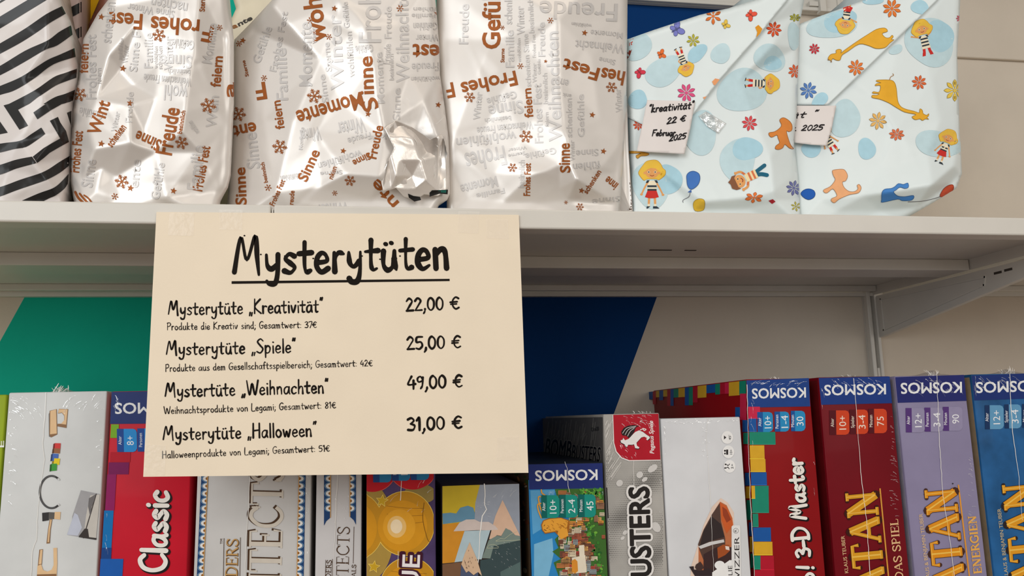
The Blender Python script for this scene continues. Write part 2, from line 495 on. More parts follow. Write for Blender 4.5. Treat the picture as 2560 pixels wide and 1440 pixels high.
    def build(self, parent, direct=False):
        out = []
        if not direct: parent = SKIN.get(parent.name, parent)      # print belongs to the sheet or carton it is printed on
        for (pname, _n), parts in self.data.items():
            V, Fc, MI, mats, base = [], [], [], [], 0
            for (mn, level), (vs, fs, n, m) in parts.items():
                v = np.concatenate(vs)
                if self.curved:
                    bm = bmesh.new()
                    bv = [bm.verts.new((a, b, 0)) for a, b in v]
                    for t in fs:
                        if len(set(t)) < 3: continue
                        try: bm.faces.new([bv[i] for i in t])
                        except ValueError: pass
                    for it in range(4):
                        bmesh.ops.triangulate(bm, faces=[q for q in bm.faces if len(q.verts) > 3])
                        e = [e for e in bm.edges if e.calc_length() > 9.0]
                        if not e: break
                        bmesh.ops.subdivide_edges(bm, edges=e, cuts=1)
                    bmesh.ops.triangulate(bm, faces=[q for q in bm.faces if len(q.verts) > 3])
                    if self.clip is not None:
                        for it in range(5):
                            xy = np.array([(q.co.x, q.co.y) for q in bm.verts])
                            ok = in_poly(xy[:, 0], xy[:, 1], self.clip)
                            if ok.all(): break
                            bm.verts.index_update()
                            if it == 4:
                                bmesh.ops.delete(bm, geom=[q for q, k in zip(list(bm.verts), ok) if not k], context='VERTS')
                                break
                            e = [e for e in bm.edges if ok[e.verts[0].index] != ok[e.verts[1].index] and e.calc_length() > 1.2]
                            if e:
                                bmesh.ops.subdivide_edges(bm, edges=e, cuts=1)
                                bmesh.ops.triangulate(bm, faces=[q for q in bm.faces if len(q.verts) > 3])
                    if not len(bm.faces):
                        bm.free(); continue
                    bm.verts.index_update()
                    v = np.array([(p.co.x, p.co.y) for p in bm.verts])
                    fs = [tuple(p.index for p in q.verts) for q in bm.faces]
                    bm.free()
                if m not in mats: mats.append(m)
                k = mats.index(m)
                V.append(self.surf(v[:, 0], v[:, 1], self.lift + self.step * level))
                Fc += [tuple(i + base for i in t) for t in fs]
                MI += [k] * len(fs)
                base += len(v)
            if not V: continue
            me = bpy.data.meshes.new(pname)
            me.from_pydata(np.concatenate(V).tolist(), [], Fc)
            for q in mats: me.materials.append(q)
            if len(me.polygons) == len(MI):
                me.polygons.foreach_set('material_index', MI)
            me.update()
            out.append(link(pname, me, None, parent, smooth=self.curved))
        return out


SKIN = {}


def front_surf(Y):
    return lambda px, py, off: at(px, py, Y - off)


def side_surf(X):                                   # a face turned to -x (seen from its left)
    return lambda px, py, off: atx(px, py, X - off)

# ================================================================== the setting
WY = 1.06                      # wall surface
LIP = 0.67                     # front of the shelves
TOP = 0.182                    # top of the upper shelf
LOW = -0.26                    # top of the lower shelf

m_wall = mat('wall_paint_cream', (206, 194, 178), rough=0.85, vary=0.03, scale=14, bump=0.12, bscale=260)
m_teal = mat('wall_paint_teal', (10, 172, 147), rough=0.8, spec=0.2, vary=0.05, scale=9, bump=0.12, bscale=260)
m_navy = mat('wall_paint_blue', (4, 53, 108), rough=0.8, vary=0.05, scale=9, bump=0.10, bscale=260, spec=0.12)
m_metal = mat('white_powder_coat', (208, 203, 194), rough=0.38, vary=0.02, scale=30, bump=0.03, bscale=900)
m_dark = mat('dark_slot', (60, 52, 46), rough=0.7)
m_floor = mat('floor_brown', (120, 98, 78), rough=0.6, vary=0.15, scale=6)


def wall():
    z0, z1 = -1.35, 1.3
    k = 0.437
    xs = [-1.9, -0.4375, 0.0, 0.3785, 2.3]           # where the paint changes at shelf height, edges lean right
    lean = [0, 1, 1, 1, 0]
    v = []
    for x, l in zip(xs, lean):
        for z in (z0, z1):
            v.append((x + l * k * (z - 0.165), WY, z))
    f = [(2 * i, 2 * i + 2, 2 * i + 3, 2 * i + 1) for i in range(4)]
    me = bpy.data.meshes.new('wall_back')
    n = len(v)
    v2 = v + [(a, b + 0.08, c) for a, b, c in v]
    f2 = f + [(2 * i + n, 2 * i + 1 + n, 2 * i + 3 + n, 2 * i + 2 + n) for i in range(4)]
    f2 += [(0, 1, 1 + n, n), (8, 8 + n, 9 + n, 9)]
    for i in range(4):
        f2 += [(2 * i, 2 * i + n, 2 * i + 2 + n, 2 * i + 2), (2 * i + 1, 2 * i + 3, 2 * i + 3 + n, 2 * i + 1 + n)]
    me.from_pydata(v2, [], f2)
    for q in (m_wall, m_teal, m_navy, m_wall):
        me.materials.append(q)
    for i in range(4):
        me.polygons[i].material_index = i
    me.update()
    o = link('wall_back', me)
    tag(o, 'cream shop wall with slanting teal and dark blue painted fields', 'wall', kind='structure')


wall()
tag(boxes_obj('floor', [(-1.9, 2.3, -3.2, WY, -1.42, -1.35)], m_floor), 'brown shop floor', 'floor', kind='structure')
tag(boxes_obj('tone_edge_panel_1', [(0.80, 2.25, WY - 0.007, WY, 0.545, 1.28)], m_wall, bevel=0.002), 'thin cream panel added to make the tone edge beside the upper rail', 'wall panel', kind='structure')  # thin panel added to make the tone edge on the wall


def shelf(x0, x1, ztop, label, seam_left=False):
    r = empty('wall_shelf', ((x0 + x1) / 2, 0.86, ztop - 0.018))
    tag(r, label, 'shelf', 'white metal wall shelves')
    boxes_obj('shelf_deck', [(x0, x1, LIP + 0.004, 1.046, ztop - 0.004, ztop)], m_metal, r, 0.0008)
    boxes_obj('front_lip', [(x0, x1, LIP, LIP + 0.005, ztop - 0.0175, ztop + 0.0002)], m_metal, r, 0.0016)
    boxes_obj('lip_return', [(x0 + .002, x1 - .002, LIP + 0.005, LIP + 0.022, ztop - 0.017, ztop - 0.0155)], m_metal, r, 0.0004)
    boxes_obj('stiffening_beam', [(x0 + .004, x1 - .003, 0.850, 0.900, ztop - 0.0175, ztop - 0.004)], m_metal, r, 0.0012)
    boxes_obj('rear_flange', [(x0 + .002, x1 - .002, 1.038, 1.046, ztop - 0.012, ztop - 0.004)], m_metal, r, 0.001)
    boxes_obj('end_flange', [(x0, x0 + 0.0015, LIP + .005, 1.046, ztop - 0.0165, ztop - 0.003)], m_metal, r)
    boxes_obj('end_flange', [(x1 - 0.0015, x1, LIP + .005, 1.046, ztop - 0.0165, ztop - 0.003)], m_metal, r)
    return r


shelf(-0.893, -0.0925, TOP, 'upper white metal shelf on the left, carrying the striped bags')
sh = shelf(-0.0900, 0.7025, TOP, 'long upper white metal shelf carrying the kids-paper bags and the price sign')
shelf(0.7150, 1.5100, TOP, 'white metal shelf section right of the bracket at the right picture edge')
# pressed slots in the underside of the long shelf
boxes_obj('slot', [(0.285, 0.310, 0.812, 0.815, TOP - 0.0045, TOP - 0.0038), (0.325, 0.338, 0.812, 0.815, TOP - 0.0045, TOP - 0.0038)], m_dark, sh)
boxes_obj('seam_clip', [(-0.0918, -0.0907, LIP + 0.002, LIP + 0.01, TOP - 0.016, TOP - 0.003)], m_metal, sh)
shelf(-0.0900, 0.7025, 0.80, 'unseen topmost white metal shelf added above the bags')  # out of view, suggested by the rail; added to shade the upper wall
shelf(-0.893, -0.0925, 0.80, 'unseen topmost white metal shelf section added above the striped bags')
shelf(0.7150, 1.5100, 0.80, 'unseen topmost white metal shelf section added beyond the bracket')
shelf(-0.893, -0.0925, LOW, 'lower white metal shelf on the left, under the pale toy-letter box')
shelf(-0.0900, 0.7025, LOW, 'lower white metal shelf under the row of game boxes')


def upright(x, label):
    r = empty('wall_upright', (x, 1.052, -0.45))
    tag(r, label, 'rail', 'white slotted wall uprights')
    z0, z1 = -0.45, 0.70
    boxes_obj('channel', [(x - .0085, x + .0085, 1.0565, 1.0598, z0, z1)], m_metal, r)
    boxes_obj('rib', [(x - .0085, x - .0025, 1.0475, 1.0565, z0, z1)], m_metal, r, 0.0012)
    boxes_obj('rib', [(x + .0035, x + .0085, 1.0475, 1.0565, z0, z1)], m_metal, r, 0.0012)
    z = 0.048
    boxes_obj('slot', [(x - .0008, x + .0022, 1.0560, 1.0567, zz, zz + 0.014) for zz in np.arange(z - 0.45, z + 0.08, 0.05)], m_dark, r)
    boxes_obj('clip_tab', [(x - .0005, x + .0035, 1.0500, 1.0564, 0.0475, 0.0605)], m_metal, r, 0.0006)


upright(0.6985, 'white slotted wall upright under the bracket at the right')
upright(-0.0950, 'white slotted wall upright hidden behind the price sign')


def bracket(x, zs, label):
    r = empty('shelf_bracket', (x + .004, 1.045, zs - 0.08))
    tag(r, label, 'bracket', 'white shelf brackets')
    arm = prism_x('arm', [(1.0465, zs - .0180), (1.0465, zs - .0785), (0.700, zs - .0290), (0.694, zs - .0268), (0.692, zs - .0205)], x, x + 0.0075, m_metal, r, 0.0007)
    # the pressed-in panel of the arm with its raised rim
    rim = [(1.035, zs - .0245), (1.035, zs - .0690), (0.835, zs - .0382), (0.832, zs - .0290)]
    n = len(rim)
    bx = []
    bm = bmesh.new()
    for i in range(n):
        a = Vector((0, *rim[i])); b = Vector((0, *rim[(i + 1) % n]))
        t = (b - a).normalized(); s = Vector((0, -t.z, t.y)) * 0.0011
        q = [bm.verts.new((x - dx, p.y, p.z)) for dx in (-0.0002, 0.0013) for p in (a + s - t * .001, a - s - t * .001, b - s + t * .001, b + s + t * .001)]
        for f in ((0, 1, 2, 3), (7, 6, 5, 4), (0, 4, 5, 1), (1, 5, 6, 2), (2, 6, 7, 3), (3, 7, 4, 0)):
            bm.faces.new([q[k] for k in f])
    bmesh.ops.recalc_face_normals(bm, faces=bm.faces)
    me = bpy.data.meshes.new('pressed_rim'); bm.to_mesh(me); bm.free()
    link('pressed_rim', me, m_metal, r)
    boxes_obj('slot', [(x - .0002, x + .001, 0.806, 0.818, zs - .0290, zs - .0262)], m_dark, r)
    boxes_obj('slot', [(x - .0002, x + .001, 0.790, 0.802, zs - .0285, zs - .0257)], m_dark, r)
    prism_x('hook', [(1.0465, zs - .0200), (1.0465, zs - .0700), (1.0560, zs - .0690), (1.0560, zs - .0210)], x + .0003, x + 0.0028, m_metal, r)


bracket(0.7040, TOP, 'white tapered shelf bracket at the right end of the upper shelf')
bracket(-0.0985, TOP, 'white tapered shelf bracket behind the price sign')
bracket(0.7040, LOW, 'white tapered shelf bracket of the lower shelf at the right')
bracket(-0.0985, LOW, 'white tapered shelf bracket of the lower shelf at the left')

r = empty('hanging_rail', (0.3, 1.055, 0.60))
tag(r, 'white slotted hanging rail along the wall above the bags', 'rail')
boxes_obj('rail_face', [(-0.10, 0.730, 1.050, 1.0597, 0.6035, 0.640)], m_metal, r, 0.0015)
boxes_obj('rail_lip', [(-0.10, 0.730, 1.044, 1.050, 0.6035, 0.6095)], m_metal, r, 0.0012)
for sx in np.arange(-0.05, 0.70, 0.12):
    boxes_obj('slot', [(sx + .044, sx + .0475, 1.0496, 1.0502, 0.6135, 0.6225)], m_dark, r)
boxes_obj('rail_hook', [(0.655, 0.665, 1.038, 1.050, 0.600, 0.628), (0.640, 0.655, 1.042, 1.050, 0.610, 0.618)], m_metal, r, 0.001)

# long wall rails behind both shelves
for ztop, lab in ((TOP, 'white wall rail along the back of the upper shelf'), (LOW, 'white wall rail along the back of the lower shelf')):
    tag(boxes_obj('support_rail', [(-0.893, 1.51, 1.0500, 1.0598, ztop - 0.0178, ztop - 0.0122), (-0.893, 1.51, 1.0560, 1.0598, ztop - 0.0122, ztop - 0.004)], m_metal, None, 0.0006), lab, 'rail')

# ================================================================== the price sign
m_card = mat('cream_card', (236, 220, 196), rough=0.75, vary=0.02, scale=25, bump=0.05, bscale=700)
m_black = mat('sign_ink', (26, 20, 15), rough=0.6, vary=0.1, spec=0.08)
m_tape = film_mat('clear_tape', 0.16, 0.25, (0.95, 0.9, 0.82))


def sheet_quad(name, corners, Y, thick, m, parent=None):
    c = at(np.array([p[0] for p in corners], float), np.array([p[1] for p in corners], float), Y)
    v = list(c) + [p + np.array([0, thick, 0]) for p in c]
    n = len(corners)
    f = [tuple(range(n)), tuple(range(2 * n - 1, n - 1, -1))] + [(i, i + n, (i + 1) % n + n, (i + 1) % n) for i in range(n)]
    return mesh_obj(name, v, f, m, parent)


SY = LIP - 0.0022
sg = empty('price_sign', at(np.array(840.), np.array(1186.), SY))
tag(sg, 'cream card price sign lettered Mysterytüten taped to the shelf front', 'sign')
SKIN[sg.name] = sheet_quad('card', [(391, 530), (1297, 537), (1321, 1182), (358, 1192)], SY, 0.0016, m_card, sg)
pr = Print(front_surf(SY), lift=0.00025, step=0.00005)
K = 'lettering'
pr.new('title_lettering')
pr.brush(m_black, 'Mysterytüten', (583, 687), (1126, 670), 95, 11, name=K, wob=.45, seed=5)
pr.poly(m_black, [(579, 703), (1124, 697), (1124, 702.5), (579, 709.5)], name=K)
for q in ((611, 589), (592, 667), (641, 640), (652, 636), (712, 640), (783, 646), (950, 648), (1000, 640), (1113, 672), (905, 640)):
    pr.ell(m_black, q[0], q[1], 2.4, 2, 0, name=K, n=8)
rows = [('Mysterytüte „Kreativität“', (420, 788), (809, 780), 36, 3.4), ('Produkte die Kreativ sind; Gesamtwert: 37€', (417, 825), (792, 819), 18.5, 1.9),
        ('Mysterytüte „Spiele“', (415, 888), (741, 881), 36, 3.4), ('Produkte aus dem Gesellschaftsspielbereich; Gesamtwert: 42€', (413, 929), (932, 915), 18.5, 1.9),
        ('Mystertüte „Weihnachten“', (412, 993), (823, 982), 36, 3.4), ('Weihnachtsprodukte von Legami; Gesamtwert: 81€', (409, 1035), (840, 1020), 18.5, 1.9),
        ('Mysterytüte „Halloween“', (407, 1101), (793, 1090), 36, 3.4), ('Halloweenprodukte von Legami; Gesamtwert: 51€', (405, 1146), (825, 1128), 18.5, 1.9),
        ('22,00 €', (1014, 778), (1149, 772), 38, 4.0), ('25,00 €', (1016, 874), (1153, 869), 38, 4.0),
        ('49,00 €', (1018, 973), (1157, 967), 38, 4.2), ('31,00 €', (1018, 1077), (1156, 1070), 38, 4.4)]
for i, (s, A, B, cap, w) in enumerate(rows):
    pr.new('price_lettering' if '€' in s[-1:] and len(s) < 9 else 'row_lettering')
    pr.brush(m_black, s, A, B, cap, w * (1.2 if cap > 25 else 1.0), name=K, wob=.32, seed=11 + i)
pr.build(sg)
for q in ([(424, 532), (486, 533), (484, 590), (420, 588)], [(548, 524), (607, 525), (606, 575), (549, 574)], [(1146, 528), (1198, 529), (1196, 584), (1143, 582)], [(1215, 548), (1270, 549), (1272, 598), (1216, 596)], [(1243, 1094), (1297, 1091), (1300, 1150), (1241, 1153)], [(362, 1110), (415, 1114), (412, 1190), (360, 1190)]):
    tp = Print(front_surf(SY), lift=0.0005, step=0.00005)
    tp.poly(m_tape, q, name='clear_tape_strip')
    tp.build(sg, True)

# ================================================================== game boxes on the lower shelf
BY = 0.76
WHITE = (228, 226, 224)
m_seam = mat('shrink_wrap_seam', (236, 232, 226), rough=0.18, vary=0.05, coat=0.6)
m_film = film_mat('shrink_wrap_film', 0.30, 0.16, (.85, .85, .85), 0.9)
m_glint = film_mat('wrap_wrinkle_glint', 0.42, 0.12, (.95, .95, .95), 0.5)  # pale gloss painting the glints on film wrinkles


def inkc(rgb):                       # ink under shrink wrap: glossy
    return ink(rgb, rough=0.4, coat=0.03)


def game_box(pl, pr_, rgb, label, depth=0.283, Y=BY, vary=0.05, side_rgb=None, top=None):
    """pl / pr_ : photo pixels of the two upper front corners"""
    a = P3(*pl, Y); b = P3(*pr_, Y)
    zt = top if top is not None else (a[2] + b[2]) / 2
    x0, x1 = a[0], b[0]
    root = empty('game_box', ((x0 + x1) / 2, Y + depth / 2, LOW))
    tag(root, label, 'game box', 'boxed games on the lower shelf')
    m = mat('box_card_%d_%d_%d' % rgb, rgb, rough=0.4, coat=0.03, vary=vary, scale=30, spec=0.09)
    o = SKIN[root.name] = boxes_obj('carton', [(x0, x1, Y, Y + depth, LOW + 0.0003, zt)], m, root, 0.0013, 3)
    o.data.polygons.foreach_set('use_smooth', [True] * len(o.data.polygons))
    try:
        o.data.set_sharp_from_angle(angle=0.6)
    except Exception:
        pass
    if side_rgb:
        ms = mat('box_side_%d_%d_%d' % side_rgb, side_rgb, rough=0.4, coat=0.03, vary=0.15, scale=60)
        for xs, s in ((x0, -1), (x1, 1)):
            boxes_obj('side_panel', [(xs + s * 0.0001 - .0001, xs + s * 0.0001 + .0001, Y + .003, Y + depth - .003, LOW + .003, zt - .003)], ms, root)
    return root, Print(front_surf(Y)), (x0, x1, zt)


def badges(p, dark, light, items, white=(235, 235, 238), lv=2):
    """items: (x0, xm, x1, y0, y1, word, number)"""
    for x0, xm, x1, y0, y1, w, num in items:
        p.new('info_badge')
        p.poly(inkc(dark), [(x0, y0), (xm, y0), (xm + 1, y1), (x0 + 1, y1)], lv, 'badge_tab')
        r = min(9, (x1 - xm) * .4)
        p.poly(inkc(light), [(xm, y0), (x1 - r, y0), (x1 - r * .3, y0 + r * .3), (x1, y0 + r), (x1 + .7, y1 - r), (x1 - r * .3, y1 - r * .3), (x1 - r, y1), (xm + 1, y1)], lv, 'badge_field')
        cy = (y0 + y1) / 2
        H = y1 - y0
        lw = min(H * .74, len(w) * 4.3)
        cx = (x0 + xm) / 2
        p.text(inkc(white), w, (cx + 3.5, cy + lw / 2), (cx + 2.8, cy - lw / 2), 8.5, .005, lv + 1, 'badge_lettering')
        if num:
            nw = min(H * .62, len(num) * 11.5)
            cx = (xm + x1) / 2
            p.text(inkc(white), num, (cx + 9, cy + nw / 2), (cx + 8, cy - nw / 2), 18, .0, lv + 1, 'badge_lettering')
    p.end()


def wrap_seam(root, pts, seed, w=1.5, Y=BY):
    p = Print(front_surf(Y), lift=0.0007)
    rng = random.Random(seed)
    q = []
    for (ax, ay), (bx, by) in zip(pts[:-1], pts[1:]):
        n = max(2, int(math.hypot(bx - ax, by - ay) / 14))
        for i in range(n):
            t = i / n
            q.append((ax + (bx - ax) * t + rng.uniform(-.8, .8), ay + (by - ay) * t))
    q.append(pts[-1])
    p.line(m_seam, q, w, 0, 'shrink_wrap_seam', smooth=False, wob=.5, seed=seed)
    p.build(root, True)


def glints(root, spots, seed, d=None, Y=BY):  # highlights of the film drawn as pale slivers
    """short raised wrinkles of the film: (cx, cy, spread x, spread y, angle, count, length)"""
    rng = random.Random(seed)
    p = Print(front_surf(Y), lift=0.0008)
    for cx, cy, sx, sy, ang, n, L in spots:
        for i in range(n):
            x = cx + rng.uniform(-sx, sx); y = cy + rng.uniform(-sy, sy)
            a = math.radians(ang + rng.uniform(-22, 22)); l = L * rng.uniform(.4, 1.2)
            w = rng.uniform(.5, 1.5)
            dx, dy = math.cos(a) * l / 2, math.sin(a) * l / 2
            q = at(np.array([x - dx, x + dx]), np.array([y - dy, y + dy]), Y)
            if q[:, 0].min() < d[0] + .0012 or q[:, 0].max() > d[1] - .0012 or q[:, 2].max() > d[2] - .0012: continue
            mx_, my_ = x + dy * .15, y - dx * .15
            p.line(m_glint, [(x - dx, y - dy), (mx_, my_), (x + dx, y + dy)], w, 0, 'wrap_wrinkle_glints', wob=.5, seed=i, caps=False, taper=.7)
    for o in p.build(root, True):
        o['kind'] = 'stuff'


def tuft(root, px0, px1, py, cx, hgt, seed, Y=BY):
    """gathered film standing up from the top edge of a box"""
    rng = random.Random(seed)
    a = P3(px0, py, Y); b = P3(px1, py, Y); c = P3(cx, py, Y)
    v, f = [], []
    z = a[2] - 0.0004
    N = 22
    ridge = []
    for i in range(N + 1):
        t = i / N
        x = a[0] + (b[0] - a[0]) * t
        k = max(0.0, 1 - abs(x - c[0]) / (0.5 * (b[0] - a[0])))
        h = hgt * .7 * (k ** 2.6) * rng.uniform(.7, 1.1) + 0.0002
        y = Y + 0.004 + rng.uniform(-.002, .002)
        v += [(x, Y + 0.001, z), (x, y, z + h), (x, Y + 0.028, z)]
    for i in range(N):
        k = 3 * i
        f += [(k, k + 3, k + 4, k + 1), (k + 1, k + 4, k + 5, k + 2)]
    mesh_obj('shrink_wrap_fold', v, f, m_film, root)
    v, f = [], []
    for i in range(10):
        x = c[0] + rng.gauss(0, 0.0035)
        y = Y + rng.uniform(.001, .008)
        ang = rng.uniform(-1.0, 1.0)
        l = hgt * rng.uniform(.5, 1.15)
        w = rng.uniform(.0002, .0005)
        z0 = z
        k = len(v)
        ex, ez = x + math.sin(ang) * l, z0 + math.cos(ang) * l
        v += [(x - w, y, z0), (x + w, y, z0), ((x + ex) / 2 + w + .0006, y - .0012, (z0 + ez) / 2), (ex + w * .5, y, ez), (ex - w * .5, y, ez), ((x + ex) / 2 - w + .0006, y - .0012, (z0 + ez) / 2)]
        f.append((k, k + 1, k + 2, k + 5)); f.append((k + 5, k + 2, k + 3, k + 4))
    mesh_obj('shrink_wrap_tuft', v, f, m_seam, root)


def publisher_band(p, x0, y0, x1, y1, yb0, yb1, rgb, A, B, h, lean=.05):
    p.poly(inkc(rgb), [(x0, y0), (x1, y1), (x1 + (yb1 - y1) * lean, yb1), (x0 + (yb0 - y0) * lean, yb0)], 1, 'publisher_band')
    p.text(inkc((232, 232, 232)), 'KOSMOS', A, B, h, .022, 2, 'publisher_lettering')


# ---- sliver of a green box at the left picture edge
g, p, d = game_box((-210, 992), (17, 985), (150, 170, 40), 'lime green game box cut off by the left picture edge')
p.text(inkc((240, 240, 235)), 'E', (10, 1118), (10, 1102), 12, .02, 2, 'lettering')
p.build(g)

# ---- pale box with letters made of toy blocks
c1 = lambda x, y: (x / 2.879, 940 + y / 2.879)
L1 = lambda pts: [c1(*q) for q in pts]
g, p, d = game_box((22, 983), (268, 976), (208, 209, 208), 'pale grey game box with letters made of toy blocks down its spine')
wood, wdark, dk = inkc((222, 186, 142)), inkc((140, 104, 72)), inkc((52, 50, 50))
N = 'block_letter_picture'
sh_ = inkc((120, 116, 112))
p.poly(sh_, L1([(350, 275), (362, 250), (366, 440), (352, 436)]), 1, 'letter_shadow')
p.new('block_letter_picture')
p.poly(wdark, L1([(357, 250), (408, 238), (412, 420), (366, 442), (355, 420)]), 1, N)
p.poly(wood, L1([(362, 252), (404, 240), (408, 414), (360, 420)]), 2, N)
p.poly(wdark, L1([(424, 236), (490, 238), (478, 374), (412, 362), (414, 344), (440, 345), (462, 318), (462, 286), (444, 264), (416, 270)]), 1, N)
p.poly(wood, L1([(424, 238), (486, 240), (476, 350), (414, 342), (440, 343), (464, 316), (464, 284), (446, 262), (418, 268)]), 2, N)
for q, cc in (([(396, 483), (437, 484), (434, 524), (394, 520)], (205, 62, 58)), ([(390, 520), (434, 522), (430, 558), (388, 554)], (150, 98, 66)), ([(380, 558), (421, 561), (418, 590), (390, 614), (376, 610)], (72, 104, 176)), ([(390, 592), (432, 594), (426, 640), (386, 634)], (226, 200, 40)), ([(372, 632), (411, 630), (408, 680), (370, 684)], (66, 150, 62))):
    p.new('block_letter_picture')
    p.poly(inkc(cc), L1(q), 2, N)
    p.poly(inkc(tuple(int(v * .6) for v in cc)), L1([(q[0][0] - 12, q[0][1] + 6), q[0], q[-1], (q[-1][0] - 14, q[-1][1] + 4)]), 1, N)
p.end()
th = np.linspace(math.radians(-52), math.radians(-308), 30)
ring = [(370 + 84 * math.cos(t), 835 + 116 * math.sin(t)) for t in th]
p.new('block_letter_picture')
p.line(dk, L1(ring), 4.6, 2, N)
p.line(inkc((110, 110, 112)), L1(ring[2:-2]), 1.2, 3, N)
for e in (ring[0], ring[-1]):
    p.ell(inkc((200, 200, 200)), *c1(*e), 3.6, 2.4, 40, 4, N, 8)
p.new('block_letter_picture')
p.poly(dk, L1([(303, 985), (352, 980), (352, 1038), (305, 1046)]), 2, N)
p.poly(inkc((92, 88, 84)), L1([(352, 980), (396, 982), (388, 1030), (350, 1028)]), 2, N)
p.poly(wood, L1([(394, 978), (436, 978), (432, 1034), (390, 1028)]), 2, N)
p.poly(wdark, L1([(358, 1030), (376, 1030), (364, 1108), (358, 1204), (334, 1206), (346, 1100)]), 2, N)
p.poly(wood, L1([(362, 1034), (372, 1034), (360, 1106), (352, 1196), (342, 1196), (350, 1100)]), 3, N)
p.new('block_letter_picture')
p.poly(wdark, L1([(283, 1250), (308, 1246), (300, 1358), (272, 1366)]), 2, N)
p.poly(wood, L1([(290, 1252), (306, 1250), (298, 1352), (278, 1356)]), 3, N)
p.poly(wood, L1([(384, 1238), (410, 1236), (412, 1350), (386, 1360)]), 2, N)
p.poly(wood, L1([(270, 1366), (296, 1356), (310, 1396), (340, 1408), (372, 1394), (386, 1360), (412, 1350), (404, 1500), (262, 1500)]), 2, N)
p.poly(wdark, L1([(266, 1428), (405, 1424), (404, 1500), (262, 1500)]), 3, N)
NP = 'photo_picture'
p.end()
p.poly(inkc((160, 158, 160)), L1([(582, 822), (718, 850), (694, 1180), (482, 1142), (520, 1040), (520, 1010)]), 1, NP)
p.poly(inkc((188, 192, 206)), L1([(536, 985), (560, 1000), (590, 1090), (560, 1150), (482, 1142)]), 2, NP)
p.poly(inkc((196, 190, 182)), L1([(650, 860), (718, 852), (706, 1000), (690, 1175), (600, 1160), (620, 1000)]), 2, NP)
p.line(inkc((70, 64, 62)), L1([(692, 850), (655, 980), (600, 1165)]), 2.6, 3, NP, smooth=False)
p.poly(inkc((58, 52, 50)), L1([(568, 1152), (610, 1098), (632, 1100), (640, 1160), (694, 1166), (692, 1180), (566, 1160)]), 4, NP)
p.poly(inkc((110, 106, 106)), L1([(640, 880), (690, 850), (676, 900), (660, 940), (648, 1010), (634, 940)]), 3, NP)
p.build(g)
wrap_seam(g, [c1(330, 120), c1(322, 300), c1(306, 480), c1(318, 600), c1(296, 760), c1(270, 960), c1(262, 1180), c1(230, 1260), c1(222, 1440)], 3, 1.1)
glints(g, [c1(170, 200) + (40, 32, 35, 26, 34), c1(600, 180) + (45, 22, -50, 20, 26), c1(90, 600) + (8, 120, 25, 22, 16), c1(720, 430) + (6, 100, -20, 18, 10)], 4, d)
tuft(g, 120, 215, 979, 149, 0.0085, 5)

# ---- red tangram-like puzzle box with blue publisher band
g, p, d = game_box((279, 979), (485, 975), (196, 24, 44), 'bright red game box with white brush title beside the pale toy-letter box')
publisher_band(p, 279, 980, 480, 976, 1060, 1058, (30, 48, 108), (458, 1006), (287, 1008), 28, -.05)
blk = lambda x0, x1, y0, y1, cc: p.new('colour_block') or p.poly(inkc(cc), L1([(x0, y0), (x1, y0), (x1 - (y1 - y0) * .06, y1), (x0 - (y1 - y0) * .06, y1)]), 1, 'colour_block')
for b in ((799, 856, 348, 446, (120, 170, 36)), (795, 940, 548, 620, (180, 20, 40)), (783, 930, 622, 708, (120, 22, 84)), (772, 838, 708, 966, (142, 26, 92)), (750, 818, 968, 1236, (12, 110, 176)), (732, 804, 1236, 1318, (22, 66, 130)), (724, 888, 1316, 1480, (24, 88, 168))):
    blk(*b)
p.end()
badges(p, (30, 72, 146), (40, 140, 210), [(292, 309, 342, 1072, 1130, 'Alter', '8+'), (343, 361, 395, 1071, 1129, 'Personen', '')])
p.brush(inkc((24, 18, 18)), 'Classic', (413, 1432), (420, 1226), 64, 15, 2, 'lettering_shadow', wob=.15, seed=3, off=(3.5, 3))
p.brush(inkc((236, 230, 222)), 'Classic', (413, 1432), (420, 1226), 64, 11, 3, 'title_lettering', wob=.15, seed=3)
p.build(g)
glints(g, [(290, 1010, 8, 20, 60, 8, 22), (262, 1250, 6, 150, 85, 24, 20)], 6, d)

# ---- two white boxes with Roman lettering and scalloped borders
c2 = lambda x, y: (440 + x / 4.8, 1140 + y / 4.8)


def scallops(p, xa, xb, ya, yb, left=True, lean=0.0, tip=False):
    """a strip of blue arches between x = xa and xb, running from y = ya to yb"""
    navy, sky, cream, brown, gold = inkc((28, 62, 110)), inkc((120, 164, 196)), inkc((226, 224, 220)), inkc((150, 96, 40)), inkc((214, 160, 84))
    w = xb - xa
    sx = lambda x, y: x + (y - ya) * lean
    p.new('border_strip')
    p.poly(navy, [(xa, ya), (xb, ya), (sx(xb, yb), yb), (sx(xa, yb), yb)], 1, 'border_strip')
    xi = xb if left else xa
    s = -1 if left else 1
    n = int((yb - ya) / 18.6)
    for i in range(n):
        cy = ya + 9.3 + i * 18.6
        p.new('border_arch')
        for rad, m, lv in ((1.0, sky, 2), (.90, navy, 3), (.80, cream, 4), (.36, brown, 5)):
            a = np.linspace(-math.pi / 2, math.pi / 2, 12)
            rr = 9.1 * (rad if rad > .5 else .42)
            p.poly(m, [(sx(xi, cy) + s * (w - 1.5) * rad * math.cos(t), cy + rr * math.sin(t)) for t in a], lv, 'border_arch')
    p.new('border_line')
    p.line(gold, [(sx(xi, ya), ya), (sx(xi, yb), yb)], 1.6, 6, 'border_line', smooth=False, caps=False)
    p.end()
    if tip:
        p.new('border_tip')
        xo = xa if left else xb
        p.poly(navy, [(sx(xo, yb), yb), (sx(xi, yb), yb), (sx(xo + (xi - xo) * .35, yb), yb + 9), (sx(xo, yb), yb + 20)], 1, 'border_strip')
    p.end()


